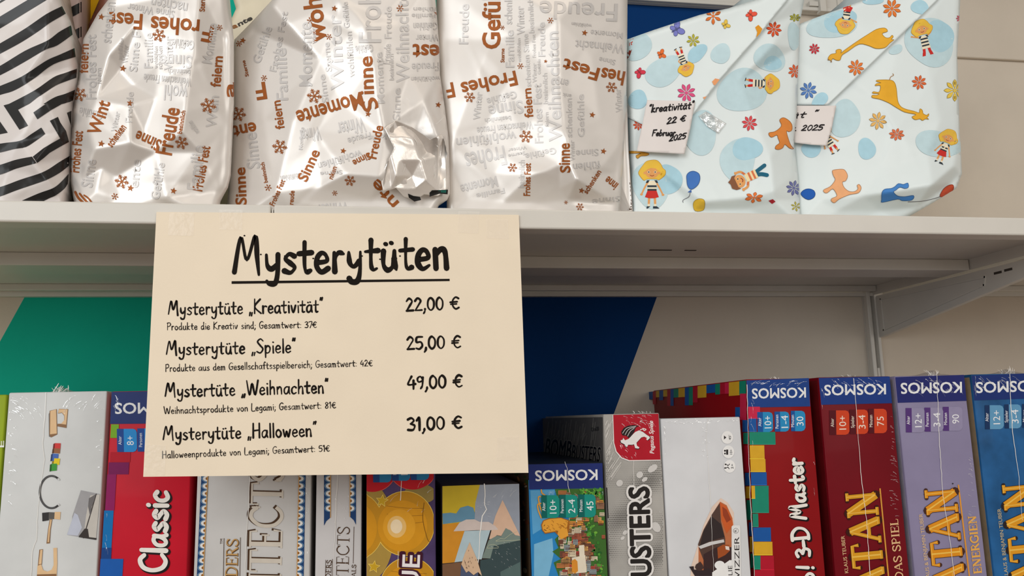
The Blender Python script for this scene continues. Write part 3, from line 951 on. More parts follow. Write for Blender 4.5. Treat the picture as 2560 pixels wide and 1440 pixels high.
def longer(seen, full, A, B, font=S):
    """the start of the whole word, of which only the last letters lie inside the photo"""
    k = sum(font[c][0] for c in full[:len(full) - len(seen)]) / sum(font[c][0] for c in seen)
    return (A[0] - (B[0] - A[0]) * k, A[1] - (B[1] - A[1]) * k)


brown, tan = inkc((74, 50, 30)), inkc((206, 196, 182))
g, p, d = game_box((498, 1061), (780, 1058), (202, 199, 196), 'broad white game box with large brown Roman letters under the price sign')
scallops(p, 505, 521, 1150, 1700, True, -.045)
scallops(p, 748, 765, 1150, 1700, False, -.02)
p.brush(brown, 'ARCHITECTS', longer('ITECTS', 'ARCHITECTS', (699, 1457), (706, 1160)), (706, 1160), 78, 13, 2, 'title_shadow', wob=.05, font=S, capu=10, off=(-2.5, -1.5))
p.brush(tan, 'ARCHITECTS', longer('ITECTS', 'ARCHITECTS', (699, 1457), (706, 1160)), (706, 1160), 78, 11, 3, 'title_lettering', wob=.05, font=S, capu=10, off=(2, 1))
p.brush(inkc((92, 62, 34)), 'WONDERS', longer('DERS', 'WONDERS', (592, 1443), (595, 1346)), (595, 1346), 28, 5.5, 2, 'small_lettering', wob=.05, font=S, capu=10, off=(1, 1))
p.brush(inkc((196, 152, 92)), 'WONDERS', longer('DERS', 'WONDERS', (592, 1443), (595, 1346)), (595, 1346), 28, 3.2, 3, 'small_lettering_fill', wob=.05, font=S, capu=10)
p.line(brown, [(601, 1344), (598, 1515)], 1.3, 2, 'small_lettering', smooth=False)
p.line(brown, [(560, 1346), (557, 1515)], 1.3, 2, 'small_lettering', smooth=False)
p.text(brown, 'TM', (556, 1360), (556, 1347), 6, .01, 2, 'small_lettering')
p.build(g)
wrap_seam(g, [(625, 1175), (622, 1260), (616, 1330), (612, 1440)], 12, 1.6)
glints(g, [(768, 1300, 4, 110, 60, 16, 12)], 13, d)

g, p, d = game_box((793, 1061), (905, 1060), (202, 198, 197), 'narrow white game box with thin Roman letters beside the purple balls box')
scallops(p, 810, 826, 1150, 1294, True, 0, True)
scallops(p, 875, 890, 1150, 1292, False, 0, True)
p.brush(brown, 'ARCHITECTS', longer('ITECTS', 'ARCHITECTS', (870, 1452), (874, 1316)), (874, 1316), 30, 3.0, 2, 'title_lettering', wob=.05, font=S, capu=10)
p.brush(brown, 'WONDERS', longer('DERS', 'WONDERS', (826, 1446), (829, 1400)), (829, 1400), 12, 2.2, 2, 'small_lettering', wob=.05, font=S, capu=10)
p.brush(brown, 'MEDALS', longer('ALS', 'MEDALS', (889, 1443), (890, 1411)), (890, 1411), 10, 2.0, 2, 'small_lettering', wob=.05, font=S, capu=10)
p.line(brown, [(885, 1317), (883, 1408)], 1.2, 2, 'small_lettering', smooth=False)
p.line(brown, [(831, 1398), (829, 1515)], 1.2, 2, 'small_lettering', smooth=False)
p.line(brown, [(814, 1400), (812, 1515)], 1.0, 2, 'small_lettering', smooth=False)
p.build(g)
wrap_seam(g, [(845, 1172), (841, 1240), (838, 1320), (832, 1440)], 14, 1.2)
glints(g, [(855, 1280, 18, 40, 70, 14, 9), (870, 1400, 20, 40, 60, 12, 8)], 15, d)

# ---- purple box with golden balls
c3 = lambda x, y: (880 + x / 4.8, 1140 + y / 4.8)
L3 = lambda pts: [c3(*q) for q in pts]
g, p, d = game_box((917, 1060), (1087, 1059), (84, 66, 108), 'purple game box with golden balls and yellow stars beside the mountain box', vary=0.35)


def clipbox(cx, cy, rx, ry, x0, x1, n=44):
    a = np.linspace(0, 2 * math.pi, n, endpoint=False)
    return [(min(max(cx + rx * math.cos(t), x0), x1), cy + ry * math.sin(t)) for t in a]


GL, GR = 916.5, 1084.0
for cx, cy, r0 in ((930, 1168, 62), (1032, 1162, 62)):
    p.poly(inkc((226, 110, 90)), clipbox(cx, cy, r0 + 1.4, r0 + 1.4, GL, GR), 1, 'red_ball_picture')
    p.poly(inkc((198, 26, 38)), clipbox(cx, cy, r0, r0, GL, GR), 2, 'red_ball_picture')
p.poly(inkc((172, 140, 66)), clipbox(925, 1330, 60, 120, GL, GR), 1, 'glow_picture')
p.poly(inkc((150, 128, 70)), clipbox(1050, 1235, 40, 25, GL, GR), 1, 'glow_picture')
for cx, cy, rx, ry in ((893, 1315, 66, 82), (1012, 1309, 74, 80), (1022, 1470, 72, 76)):
    NB = 'golden_ball_picture'
    p.poly(inkc((240, 204, 96)), clipbox(cx, cy, rx + 1.5, ry + 1.5, GL, GR), 3, NB)
    p.poly(inkc((196, 138, 30)), clipbox(cx, cy, rx, ry, GL, GR), 4, NB)
    p.poly(inkc((212, 146, 28)), clipbox(cx - 6, cy + 6, rx * .84, ry * .80, GL, GR), 5, NB)
    p.poly(inkc((224, 158, 40)), clipbox(cx - 14, cy + 8, rx * .55, ry * .55, GL, GR), 6, NB)
    p.poly(inkc((232, 186, 110)), clipbox(cx - 20, cy + 8, rx * .32, ry * .34, GL, GR), 7, NB)
    p.poly(inkc((240, 216, 178)), clipbox(cx - 21, cy + 7, rx * .2, ry * .22, GL, GR), 8, NB)
    for k in range(3):
        yy = cy - ry * .55 + k * ry * .25
        if cx > 950:
            p.line(inkc((140, 92, 24)), [(cx - rx * .6, yy), (cx, yy + 5), (cx + rx * .62, yy + (2 - k) * 3)], 1.0, 6, 'wood_grain_picture')
p.line(inkc((120, 80, 20)), L3([(865, 560), (850, 760), (900, 980), (930, 1030)]), 1.2, 9, 'wood_grain_picture')
for cx, cy, R0 in ((955, 1252, 17), (935, 1417, 17)):
    st = [(cx + R0 * (1 if k % 2 == 0 else .48) * math.sin(k * math.pi / 5 + .15), cy - R0 * (1 if k % 2 == 0 else .48) * math.cos(k * math.pi / 5 + .15)) for k in range(10)]
    p.new('star_picture')
    p.poly(inkc((236, 204, 104)), st, 9, 'star_picture')
    p.poly(inkc((202, 160, 36)), [(cx + (x - cx) * .82, cy + (y - cy) * .82) for x, y in st], 10, 'star_picture')
p.end()
p.text(inkc((66, 20, 40)), 'UE', (1048, 1478), (1052, 1384), 52, .07, 11, 'lettering_outline')
p.text(inkc((238, 230, 230)), 'UE', (1046, 1474), (1050, 1388), 46, .012, 12, 'title_lettering')
badges(p, (34, 76, 140), (44, 128, 178), [(932, 948, 978, 1142, 1206, 'Alter', '8+'), (979, 996, 1025, 1138, 1202, 'Personen', '1-4'), (1026, 1041, 1072, 1136, 1200, 'Minuten', '30')], lv=13)
p.build(g)
wrap_seam(g, [(1005, 1165), (1004, 1200), (1000, 1270), (996, 1330), (994, 1440)], 16, 1.5)
glints(g, [(1020, 1240, 60, 60, -60, 8, 30)], 17, d)

# ---- box with a mountain landscape
g, p, d = game_box((1104, 1215), (1299, 1208), (56, 48, 44), 'low game box showing mountains, yellow sky and a waterfall arch')
MN = 'landscape_picture'
pol = [((198, 170, 44), [(1085, 362), (1535, 346), (1490, 520), (1470, 700), (1390, 760), (1250, 830), (1085, 830)], 1),
       ((150, 156, 168), [(1535, 346), (2005, 334), (2012, 760), (2015, 980), (1700, 900), (1470, 760), (1480, 560)], 1),
       ((98, 140, 164), [(1085, 690), (1180, 680), (1250, 690), (1300, 620), (1390, 596), (1455, 620), (1475, 690), (1470, 760), (1300, 790), (1090, 818)], 2),
       ((206, 138, 40), [(1085, 820), (1290, 800), (1350, 900), (1290, 1080), (1230, 1276), (1085, 1290)], 2),
       ((206, 190, 182), [(1218, 904), (1290, 800), (1370, 762), (1470, 760), (1530, 790), (1640, 790), (1720, 840), (1755, 884), (1640, 892), (1500, 890)], 4),
       ((176, 194, 200), [(1350, 900), (1660, 890), (1600, 1080), (1555, 1240), (1500, 1240), (1230, 1276), (1290, 1080)], 3),
       ((214, 178, 152), [(1806, 528), (2018, 960), (1960, 950), (1900, 890), (1842, 870), (1790, 960), (1740, 950), (1690, 990), (1645, 1000), (1720, 720)], 3),
       ((120, 134, 126), [(1845, 864), (1905, 900), (1955, 948), (2018, 965), (2018, 1180), (1660, 1230), (1560, 1226), (1640, 1010), (1740, 955), (1790, 965)], 4),
       ((58, 74, 76), [(1700, 1080), (2018, 1010), (2060, 2880), (1500, 2880), (1540, 1250), (1660, 1230)], 5),
       ((120, 86, 62), [(1085, 1300), (1320, 1272), (1250, 2880), (1100, 2880)], 3),
       ((212, 178, 146), [(1412, 1034), (1500, 1240), (1560, 1440), (1510, 1390), (1460, 1430), (1400, 1380), (1370, 1400), (1312, 1300), (1350, 1180)], 6),
       ((76, 86, 112), [(1312, 1300), (1370, 1404), (1400, 1384), (1460, 1434), (1510, 1394), (1700, 2880), (1180, 2880)], 6),
       ((84, 104, 102), [(1780, 1390), (2018, 1270), (2060, 2880), (1850, 2880)], 6)]
for cc, q, lv in pol:
    p.poly(inkc(cc), L3(q), lv, MN)
for q in ([(1725, 1020), (1780, 990), (1830, 995), (1900, 940), (1975, 906)], [(1725, 1022), (2018, 1008)], [(1620, 1106), (1640, 1070), (1700, 1060), (1760, 1090), (1755, 1104), (1620, 1106)]):
    p.line(inkc((190, 190, 160)), L3(q), .9, 8, 'cloud_outline_picture', smooth=False)
rng = random.Random(8)
for i in range(26):
    x, y = rng.uniform(1340, 1500), rng.uniform(1100, 1340)
    if abs(x - 1412) < (y - 1034) * .38:
        p.line(inkc((110, 84, 70)), L3([(x, y), (x - 1, y + 18)]), .8, 8, 'hatch_picture', smooth=False, caps=False)
p.build(g)
wrap_seam(g, [c3(1590, 335), c3(1598, 480), c3(1590, 580), c3(1615, 640), c3(1565, 720), c3(1535, 930), c3(1520, 1200), c3(1500, 1440)], 18, 2.0)
glints(g, [c3(1600, 640) + (26, 20, 20, 24, 7), c3(1850, 1180) + (38, 34, 45, 30, 6), c3(1800, 420) + (30, 14, -60, 8, 22)], 19, d)

# ---- city panorama box
c4 = lambda x, y: (1280 + x / 3.2725, 1000 + y / 3.2725)
L4 = lambda pts: [c4(*q) for q in pts]
g, p, d = game_box((1320, 1160), (1507, 1157), (34, 40, 50), 'small game box with a sunny hillside city and golden lion statue', vary=0.12, side_rgb=(96, 74, 52))
p.poly(inkc((44, 130, 190)), [(1321, 1200), (1506, 1200), (1534, 1738), (1340, 1738)], 0, 'sky_picture')
p.poly(inkc((90, 160, 205)), L4([(150, 740), (350, 735), (330, 1000), (170, 1100)]), 1, 'sky_picture')
p.poly(inkc((120, 178, 210)), L4([(180, 1180), (330, 1130), (340, 1260), (300, 1440), (180, 1440)]), 1, 'sky_picture')
land = [(350, 728), (748, 722), (828, 2400), (420, 2400), (430, 1900), (385, 1450), (340, 1330), (400, 1300), (330, 1240), (380, 1210), (350, 1140), (400, 1090), (470, 960), (430, 860), (370, 800)]
p.poly(inkc((62, 104, 44)), L4(land), 2, 'hillside_picture')
rng = random.Random(21)
CN = 'house_picture'
cols = [(196, 124, 70), (176, 92, 66), (214, 164, 96), (222, 206, 176), (150, 110, 84), (120, 74, 58), (226, 152, 66), (142, 156, 160), (190, 70, 62)]


def inland(x, y):
    ins = False
    for i in range(len(land)):
        (x1, y1), (x2, y2) = land[i], land[i - 1]
        if (y1 > y) != (y2 > y) and x < (x2 - x1) * (y - y1) / (y2 - y1) + x1: ins = not ins
    return ins


for i in range(680):
    x = rng.uniform(350, 780); y = rng.uniform(735, 2360)
    w, h = rng.uniform(26, 70), rng.uniform(20, 56)
    if not inland(x, y) or not inland(x + w, y + h) or not inland(x, y + h): continue
    hill = 560 + (y - 900) * .28
    if 0 < x - hill < 90 and y > 880: continue
    cc = rng.choice(cols)
    lv = 3 + i % 5
    p.poly(inkc(cc), L4([(x, y), (x + w, y), (x + w, y + h), (x, y + h)]), lv, CN)
    p.poly(inkc(tuple(int(v * .5) for v in cc)), L4([(x, y + h), (x + w, y + h), (x + w, y + h + 5), (x, y + h + 5)]), lv, CN)
    for a in np.arange(x + 6, x + w - 6, 11):
        for b in np.arange(y + 6, y + h - 8, 13):
            p.poly(inkc((92, 62, 48)), L4([(a, b), (a + 5, b), (a + 5, b + 7), (a, b + 7)]), 8, 'house_window_picture')
for i in range(240):
    y = rng.uniform(880, 2300); x = 565 + (y - 900) * .28 + rng.uniform(0, 70)
    if rng.random() < .35: x, y = rng.uniform(560, 735), rng.uniform(730, 800)
    if not inland(x, y): continue
    p.ell(inkc(rng.choice([(58, 120, 44), (84, 150, 56), (40, 92, 40), (110, 168, 60)])), *c4(x, y), rng.uniform(2, 5), rng.uniform(2, 4), rng.uniform(0, 90), 9, 'tree_picture', 8)
# domed white palace
p.poly(inkc((226, 214, 192)), L4([(490, 1290), (600, 1270), (612, 1410), (500, 1420)]), 10, 'palace_picture')
p.poly(inkc((214, 140, 50)), L4([(488, 1315), (515, 1300), (535, 1320), (540, 1400), (515, 1420), (490, 1405)]), 11, 'palace_picture')
p.poly(inkc((226, 214, 192)), L4([(548, 1190), (590, 1185), (596, 1290), (552, 1296)]), 10, 'palace_picture')
# golden lion
LN = 'lion_statue_picture'
gold, gd = inkc((226, 158, 56)), inkc((160, 96, 30))
p.poly(gd, L4([(238, 1020), (255, 985), (300, 968), (400, 960), (470, 985), (470, 1060), (440, 1145), (370, 1100), (350, 1080), (270, 1095), (246, 1065)]), 10, LN)
p.poly(gold, L4([(246, 1024), (260, 990), (305, 974), (400, 966), (460, 990), (450, 1040), (430, 1060), (360, 1072), (272, 1086), (252, 1062)]), 11, LN)
p.poly(gold, L4([(380, 1060), (450, 1050), (462, 1110), (400, 1140), (372, 1100)]), 11, LN)
for k in range(16):
    x, y = rng.uniform(285, 450), rng.uniform(985, 1070)
    p.line(gd, L4([(x, y), (x + 12, y + 6), (x + 14, y + 16)]), 1.0, 12, LN)
for q in ([(262, 1030), (268, 1022)], [(284, 1050), (294, 1046)], [(262, 1060), (280, 1068)]):
    p.line(inkc((80, 44, 20)), L4(q), 1.5, 12, LN, smooth=False)
for q in ([(240, 965), (215, 900), (212, 855), (240, 845)], [(262, 960), (232, 880), (216, 800), (236, 790)], [(270, 780), (245, 760), (240, 735)]):
    p.line(gold, L4(q), 3.2, 10, LN)
publisher_band(p, 1321, 1161, 1506, 1158, 1224, 1220, (32, 46, 112), (1493, 1174), (1338, 1177), 27, .03)
badges(p, (8, 98, 92), (24, 142, 128), [(1353, 1367, 1398, 1238, 1295, 'Alter', '10+'), (1398, 1414, 1444, 1237, 1294, 'Personen', '2-4'), (1445, 1461, 1489, 1236, 1293, 'Minuten', '45')], lv=14)
p.build(g)
sp = Print(side_surf(d[0]))
rng = random.Random(4)
for i in range(46):
    x = rng.uniform(1288, 1318); y = 1180 + i * 6
    sp.ell(inkc(rng.choice([(60, 84, 40), (170, 120, 70), (200, 190, 170), (110, 60, 40), (30, 100, 120)])), x, y, rng.uniform(2, 8), rng.uniform(2, 5), 70, 2, 'side_picture', 8)
sp.build(g)
wrap_seam(g, [c4(430, 505), c4(455, 560), c4(460, 700), c4(480, 800), c4(470, 940), c4(462, 1180), c4(458, 1440)], 22, 1.1)
glints(g, [c4(480, 840) + (16, 22, 50, 30, 12), c4(330, 780) + (16, 10, -60, 10, 14), c4(540, 890) + (10, 12, -40, 8, 10)], 23, d)

# ---- grey comic box
g, p, d = game_box((1508, 1035), (1648, 1033), (170, 166, 160), 'grey halftone comic game box with black lettering and red winged-horse badge', vary=0.1)
rng = random.Random(31)
NH = 'halftone_print'
for i in range(34):
    for j in range(122):
        x = 762 + i * 14 + (j % 2) * 7; y = 500 + j * 15.4
        xe = 748 + (y - 110) * .035
        if x < xe + 8 or x > 1203 + (y - 110) * .043: continue
        r0 = max(0.25, 1.5 * (.55 + .45 * math.sin(x * .013 + y * .009) + .25 * math.sin(y * .021)))
        p.ell(inkc((92, 88, 84)), *c4(x, y), r0, r0, 0, 1, NH, 6)
for i in range(26):
    x = rng.uniform(775, 830); y = rng.uniform(140, 430)
    xe = max(x - 34, 760 + (y - 60) * .035)
    p.line(inkc((206, 202, 196)), L4([(x, y), (xe, y + (x - xe) * 2.2)]), rng.uniform(.6, 1.8), 2, 'speed_line_print', smooth=False)
for i in range(14):
    x = rng.uniform(790, 930); y = rng.uniform(400, 560)
    xe = max(x - 80, 768 + (y + 20) * .035)
    p.line(inkc((200, 196, 190)), L4([(x, y), (xe, y + (x - xe) * 1.5)]), rng.uniform(.6, 3.0), 2, 'speed_line_print', smooth=False)
for x, y, a, b in ((1045, 612, 9, 8), (880, 680, 9, 8), (1085, 650, 8, 5), (925, 1085, 7, 5), (905, 1130, 6, 4), (1180, 1040, 10, 14), (1150, 560, 14, 8)):
    p.ell(inkc((206, 202, 198)), *c4(x, y), a, b, -35, 3, 'splat_print', 12)
red = [(828, 122), (1198, 112), (1214, 488), (960, 492), (900, 470), (856, 420), (836, 350)]
p.poly(inkc((232, 226, 222)), L4([(822, 122), (1198, 112), (1214, 496), (955, 500), (892, 476), (848, 424), (829, 350)]), 4, 'badge_border')
p.poly(inkc((176, 22, 40)), L4(red), 5, 'publisher_badge')
PN = 'winged_horse_emblem'
hw, hb = inkc((232, 228, 224)), inkc((40, 30, 30))
horse = [(892, 348), (888, 330), (905, 325), (910, 310), (925, 330), (955, 318), (985, 285), (1008, 262), (1040, 248), (1072, 262), (1100, 284), (1126, 300), (1128, 312), (1108, 330), (1098, 322), (1104, 310), (1082, 300), (1058, 306), (1036, 330), (1018, 350), (1022, 374), (1042, 388), (1036, 398), (1008, 394), (998, 362), (984, 366), (950, 366), (944, 382), (932, 382), (920, 362)]
p.poly(hb, L4([(x + (x - 1000) * .05, y + (y - 310) * .05 + 2) for x, y in horse]), 6, 'emblem_black')
p.poly(hw, L4(horse), 7, PN)
p.poly(hb, L4([(894, 258), (915, 228), (950, 210), (1000, 204), (1038, 212), (1012, 226), (1000, 262), (972, 300), (955, 312), (935, 292), (905, 290), (896, 274)]), 8, 'emblem_black')  # the wing is printed black
for q in ([(905, 272), (940, 230), (1015, 214)], [(925, 284), (955, 240), (1008, 222)], [(945, 296), (968, 255), (1000, 232)]):
    p.line(hw, L4(q), 1.1, 9, PN)
p.line(hw, L4([(1050, 244), (1070, 238), (1082, 250), (1096, 240), (1070, 232)]), 2.0, 7, PN)
p.text(inkc((236, 230, 226)), 'Pegasus Spiele', c4(1162, 438), c4(1152, 172), 11, .02, 6, 'publisher_lettering', slant=.2)
for m, bo, lv, nm in ((inkc((226, 222, 218)), .11, 10, 'lettering_outline'), (inkc((38, 34, 32)), .035, 11, 'title_lettering')):
    p.text(m, 'BUSTERS', c4(1140, 1560), c4(1118, 712), 52, bo, lv, nm)
p.poly(inkc((30, 28, 28)), L4([(770, 716), (778, 716), (790, 966), (782, 968)]), 3, 'edge_mark')
p.build(g)
sp = Print(side_surf(d[0]))
sp.poly(inkc((96, 94, 92)), L4([(250, 150), (740, 140), (745, 520), (252, 520)]), 1, 'shaded_side_print')  # front's grey darkened: shade painted into the side face
for i in range(40):
    x = rng.uniform(270, 730)
    sp.line(inkc((140, 138, 134)), L4([(x, rng.uniform(140, 300)), (x - 20, rng.uniform(300, 420))]), rng.uniform(.6, 1.6), 2, 'side_speed_line', smooth=False)
for m, bo, lv, nm in ((inkc((150, 146, 142)), .10, 3, 'side_outline'), (inkc((20, 19, 20)), .03, 4, 'side_lettering')):
    sp.text(m, 'BOMB', c4(268, 455), c4(478, 480), 46, bo, lv, nm)
    sp.text(m, 'BUSTERS', c4(486, 482), c4(715, 505), 38, bo, lv, nm)
sp.text(inkc((30, 30, 32)), '/Don20', c4(648, 258), c4(712, 248), 10, .01, 3, 'side_lettering')
sp.build(g)
wrap_seam(g, [c4(1090, 120), c4(1060, 220), c4(1000, 420), c4(992, 560), c4(1000, 760), c4(985, 900), c4(1010, 1150), c4(1012, 1440)], 32, 1.0)
glints(g, [c4(1040, 160) + (45, 18, 35, 34, 16), c4(950, 420) + (20, 20, 60, 12, 12), c4(745, 220) + (4, 40, 70, 14, 20), c4(1225, 900) + (5, 100, 70, 18, 12)], 33, d)
tuft(g, 1515, 1640, 1035, 1610, 0.003, 34)

# ---- white quiz box
c5 = lambda x, y: (1600 + x / 2.769, 920 + y / 2.769)
L5 = lambda pts: [c5(*q) for q in pts]
g, p, d = game_box((1652, 1046), (1850, 1043), (212, 212, 214), 'plain white game box with an autumn mountain picture and round icons')
AN = 'autumn_picture'
for cc, q, lv in (((226, 200, 182), [(560, 900), (605, 930), (650, 1000), (650, 1090), (690, 1090), (690, 1440), (350, 1440), (352, 1380), (400, 1230), (440, 1090), (500, 960)], 1),
                  ((186, 110, 70), [(555, 925), (600, 950), (640, 1040), (640, 1440), (405, 1440), (405, 1240), (450, 1100), (520, 980)], 2),
                  ((84, 62, 54), [(552, 935), (560, 1060), (590, 1180), (590, 1240), (480, 1290), (440, 1330), (412, 1260), (402, 1220), (440, 1120), (500, 1010)], 3),
                  ((52, 42, 42), [(500, 1030), (560, 1080), (585, 1170), (480, 1200), (415, 1230), (440, 1130)], 4),
                  ((200, 92, 42), [(552, 930), (600, 960), (640, 1050), (645, 1085), (600, 1145), (585, 1110), (565, 1050)], 4),
                  ((150, 62, 34), [(570, 960), (600, 980), (630, 1050), (600, 1070), (575, 1020)], 5),
                  ((206, 202, 200), [(404, 1235), (480, 1205), (580, 1186), (584, 1206), (500, 1224), (420, 1252)], 5),
                  ((60, 40, 40), [(440, 1290), (530, 1240), (640, 1240), (640, 1440), (440, 1440)], 4),
                  ((160, 78, 36), [(535, 1245), (575, 1222), (618, 1225), (622, 1265), (590, 1295), (540, 1320)], 6),
                  ((228, 214, 204), [(590, 1232), (616, 1236), (620, 1262), (594, 1256)], 7),
                  ((52, 40, 42), [(340, 1375), (372, 1372), (374, 1395), (440, 1400), (470, 1385), (500, 1400), (500, 1440), (380, 1440)], 6),
                  ((70, 50, 46), [(380, 1380), (388, 1360), (418, 1340), (436, 1365), (440, 1385), (420, 1405), (395, 1402)], 7)):
    p.poly(inkc(cc), L5(q), lv, AN)
for x, y in ((566, 1405), (552, 1365)):
    p.ell(inkc((236, 234, 232)), *c5(x, y), 13, 11, 0, 8, 'player_symbol', 16)
p.poly(inkc((236, 234, 232)), L5([(500, 1415), (620, 1330), (640, 1330), (640, 1460), (500, 1460)]), 7, 'player_symbol')
p.poly(inkc((228, 226, 224)), L5([(634, 1098), (642, 1090), (688, 1088), (694, 1096), (700, 1460), (634, 1460)]), 8, 'title_panel')
bk = inkc((38, 34, 34))
p.text(bk, 'WIZZER', c5(692, 1500), c5(686, 1168), 13, 0, 9, 'title_lettering')
p.text(bk, 'R', c5(670, 1135), c5(669, 1118), 6, .01, 9, 'title_lettering')
ct = c5(664, 1127)
p.line(bk, [(ct[0] + 6.3 * math.cos(t), ct[1] + 6.3 * math.sin(t)) for t in np.linspace(0, 2 * math.pi, 20)], .8, 9, 'title_lettering', smooth=False, caps=False)
p.text(bk, 'LIE', c5(640, 1434), c5(638, 1368), 11, 0, 9, 'title_lettering')
for (x, y), t in (((604, 481), "45'"), ((612, 581), '10+'), ((620, 681), '2+')):
    cx, cy = c5(x, y)
    p.ell(inkc((236, 234, 232)), cx, cy, 14.8, 16, 0, 2, 'icon_disc', 24)
    p.text(bk, t, (cx + 9.5, cy + 6), (cx + 9.2, cy - 6), 6, .01, 3, 'icon_symbol')
cx, cy = c5(598, 481)
p.poly(bk, [(cx - 6, cy - 5), (cx - 6, cy + 5), (cx, cy), (cx + 4, cy + 5), (cx + 4, cy - 5), (cx, cy)], 3, 'icon_symbol')
cx, cy = c5(602, 581)
for dy, rr in ((-3, 2.6), (4, 2.2)):
    p.ell(bk, cx - 5, cy + dy, rr, rr, 0, 3, 'icon_symbol', 10)
p.poly(bk, [(cx - 2, cy - 6), (cx + 3, cy - 6), (cx + 3, cy + 7), (cx - 2, cy + 7)], 3, 'icon_symbol')
cx, cy = c5(606, 681)
for dx, dy in ((-6, 4), (-5, -5)):
    p.ell(bk, cx + dx, cy + dy, 2.1, 2.1, 0, 3, 'icon_symbol', 10)
p.line(bk, [(cx - 3, cy + 4), (cx + 1, cy + 2), (cx + 4, cy + 6)], 1.8, 3, 'icon_symbol')
p.line(bk, [(cx - 2, cy - 5), (cx + 1, cy - 2), (cx + 5, cy - 6)], 1.8, 3, 'icon_symbol')
p.build(g)
wrap_seam(g, [c5(470, 345), c5(455, 480), c5(470, 640), c5(478, 800), c5(490, 950), c5(500, 1200), c5(512, 1440)], 41, 1.0)
glints(g, [c5(330, 370) + (50, 6, 10, 22, 18), c5(560, 365) + (40, 6, -10, 16, 16), c5(450, 500) + (8, 50, 20, 18, 9), c5(160, 480) + (5, 40, 75, 12, 20)], 42, d)

# ---- red box with coloured blocks
g, p, d = game_box((1865, 950), (2022, 944), (138, 16, 20), 'dark red game box with coloured blocks and white brush title beside the plain white box')
publisher_band(p, 1866, 951, 2022, 945, 1019, 1016, (24, 62, 132), (2014, 969), (1880, 972), 26, .05)
edge = lambda y: 741 + (y - 85) * .040
pal = {'t': (26, 132, 106), 'y': (214, 164, 40), 'b': (24, 84, 156), 'p': (200, 36, 72), 'r': (176, 22, 44)}
for x1, y0, y1, k, x0 in ((830, 268, 350, 'p', 0), (805, 350, 441, 'b', 0), (936, 443, 530, 't', 0), (860, 535, 630, 'y', 0), (868, 630, 720, 'y', 0), (876, 722, 812, 'b', 0), (890, 815, 1003, 't', 792), (795, 815, 905, 'y', 0), (812, 905, 1003, 't', 0), (818, 1008, 1100, 't', 0), (905, 1104, 1200, 'b', 0), (916, 1203, 1297, 'y', 0), (834, 1300, 1394, 't', 0), (926, 1300, 1398, 'r', 834), (930, 1398, 1460, 'r', 0)):
    xa = max(edge(y0) if not x0 else x0, edge(y0)); xb = max(edge(y1) if not x0 else x0, edge(y1))
    p.new('colour_block')
    p.poly(inkc(pal[k]), L5([(xa, y0), (x1, y0), (x1 + 3, y1), (xb, y1)]), 1, 'colour_block')
    p.line(inkc(tuple(min(255, int(v * 1.35 + 12)) for v in pal[k])), L5([(xa, y1 - 2), (x1 + 2, y1 - 2)]), .8, 2, 'colour_block_edge', smooth=False, caps=False)
p.end()
badges(p, (20, 82, 152), (38, 138, 190), [(1893, 1907, 1932, 1030, 1080, 'Alter', '10+'), (1936, 1950, 1973, 1029, 1079, 'Personen', '1-4'), (1977, 1987, 2013, 1027, 1078, 'Minuten', '30')])
for txt, A, B in (('3-D Master', (2026, 1392), (2004, 1143)), ('o!', (2036, 1462), (2033, 1408))):
    p.brush(inkc((20, 12, 12)), txt, A, B, 42, 11.5, 2, 'lettering_shadow', wob=.15, seed=9, off=(3, 2.5))
    p.brush(inkc((236, 230, 222)), txt, A, B, 42, 8.0, 3, 'title_lettering', wob=.15, seed=9)
p.build(g)
sp = Print(side_surf(d[0]))
rng = random.Random(77)
xs = [1865, 1848, 1822, 1812, 1800, 1788, 1766, 1744, 1732, 1722, 1712, 1696, 1684, 1676, 1668, 1658, 1648, 1640, 1632, 1622, 1614]
ks = 'typrtbyrtbytbrybyrbty'
line = lambda x: 949 + (1865 - x) * .1186
for i in range(len(xs) - 1):
    xa, xb = xs[i], xs[i + 1]
    hh = rng.choice([24, 30, 36, 50, 58]) * (.62 + .38 * (xa - 1613) / 252)
    c = pal[ks[i]]
    sp.new('side_block')
    sp.poly(inkc(c), [(xb, line(xb) + 2), (xa, line(xa) + 2), (xa, line(xa) + 2 + hh), (xb, line(xb) + 2 + hh * .97)], 1, 'side_block')
for xa, xb, y0, y1, k in ((1866, 1850, 984, 1050, 'p'), (1850, 1838, 1018, 1042, 'b'), (1872, 1856, 1050, 1080, 'b'), (1876, 1858, 1082, 1110, 't'), (1878, 1860, 1114, 1180, 'r'), (1880, 1862, 1182, 1214, 'b'), (1882, 1864, 1216, 1246, 'y'), (1884, 1866, 1250, 1300, 't'), (1887, 1872, 1306, 1340, 'b'), (1889, 1874, 1342, 1380, 'y'), (1893, 1876, 1384, 1420, 't'), (1895, 1878, 1422, 1450, 'r')):
    sp.new('side_block')
    sp.poly(inkc(pal[k]), [(xb, y0), (min(xa, 1864.5 + (y0 - 950) * .039), y0), (min(xa, 1864.5 + (y1 - 950) * .039), y1), (xb, y1)], 2, 'side_block')
sp.build(g)
wrap_seam(g, [(1868, 962), (1870, 1100), (1876, 1250), (1886, 1440)], 51, 1.4)
glints(g, [(1945, 955, 70, 8, -20, 30, 18), (1880, 1200, 3, 200, 85, 20, 22), (2038, 1150, 3, 150, 80, 14, 12)], 52, d)
tuft(g, 1872, 2015, 951, 1935, 0.0045, 53)

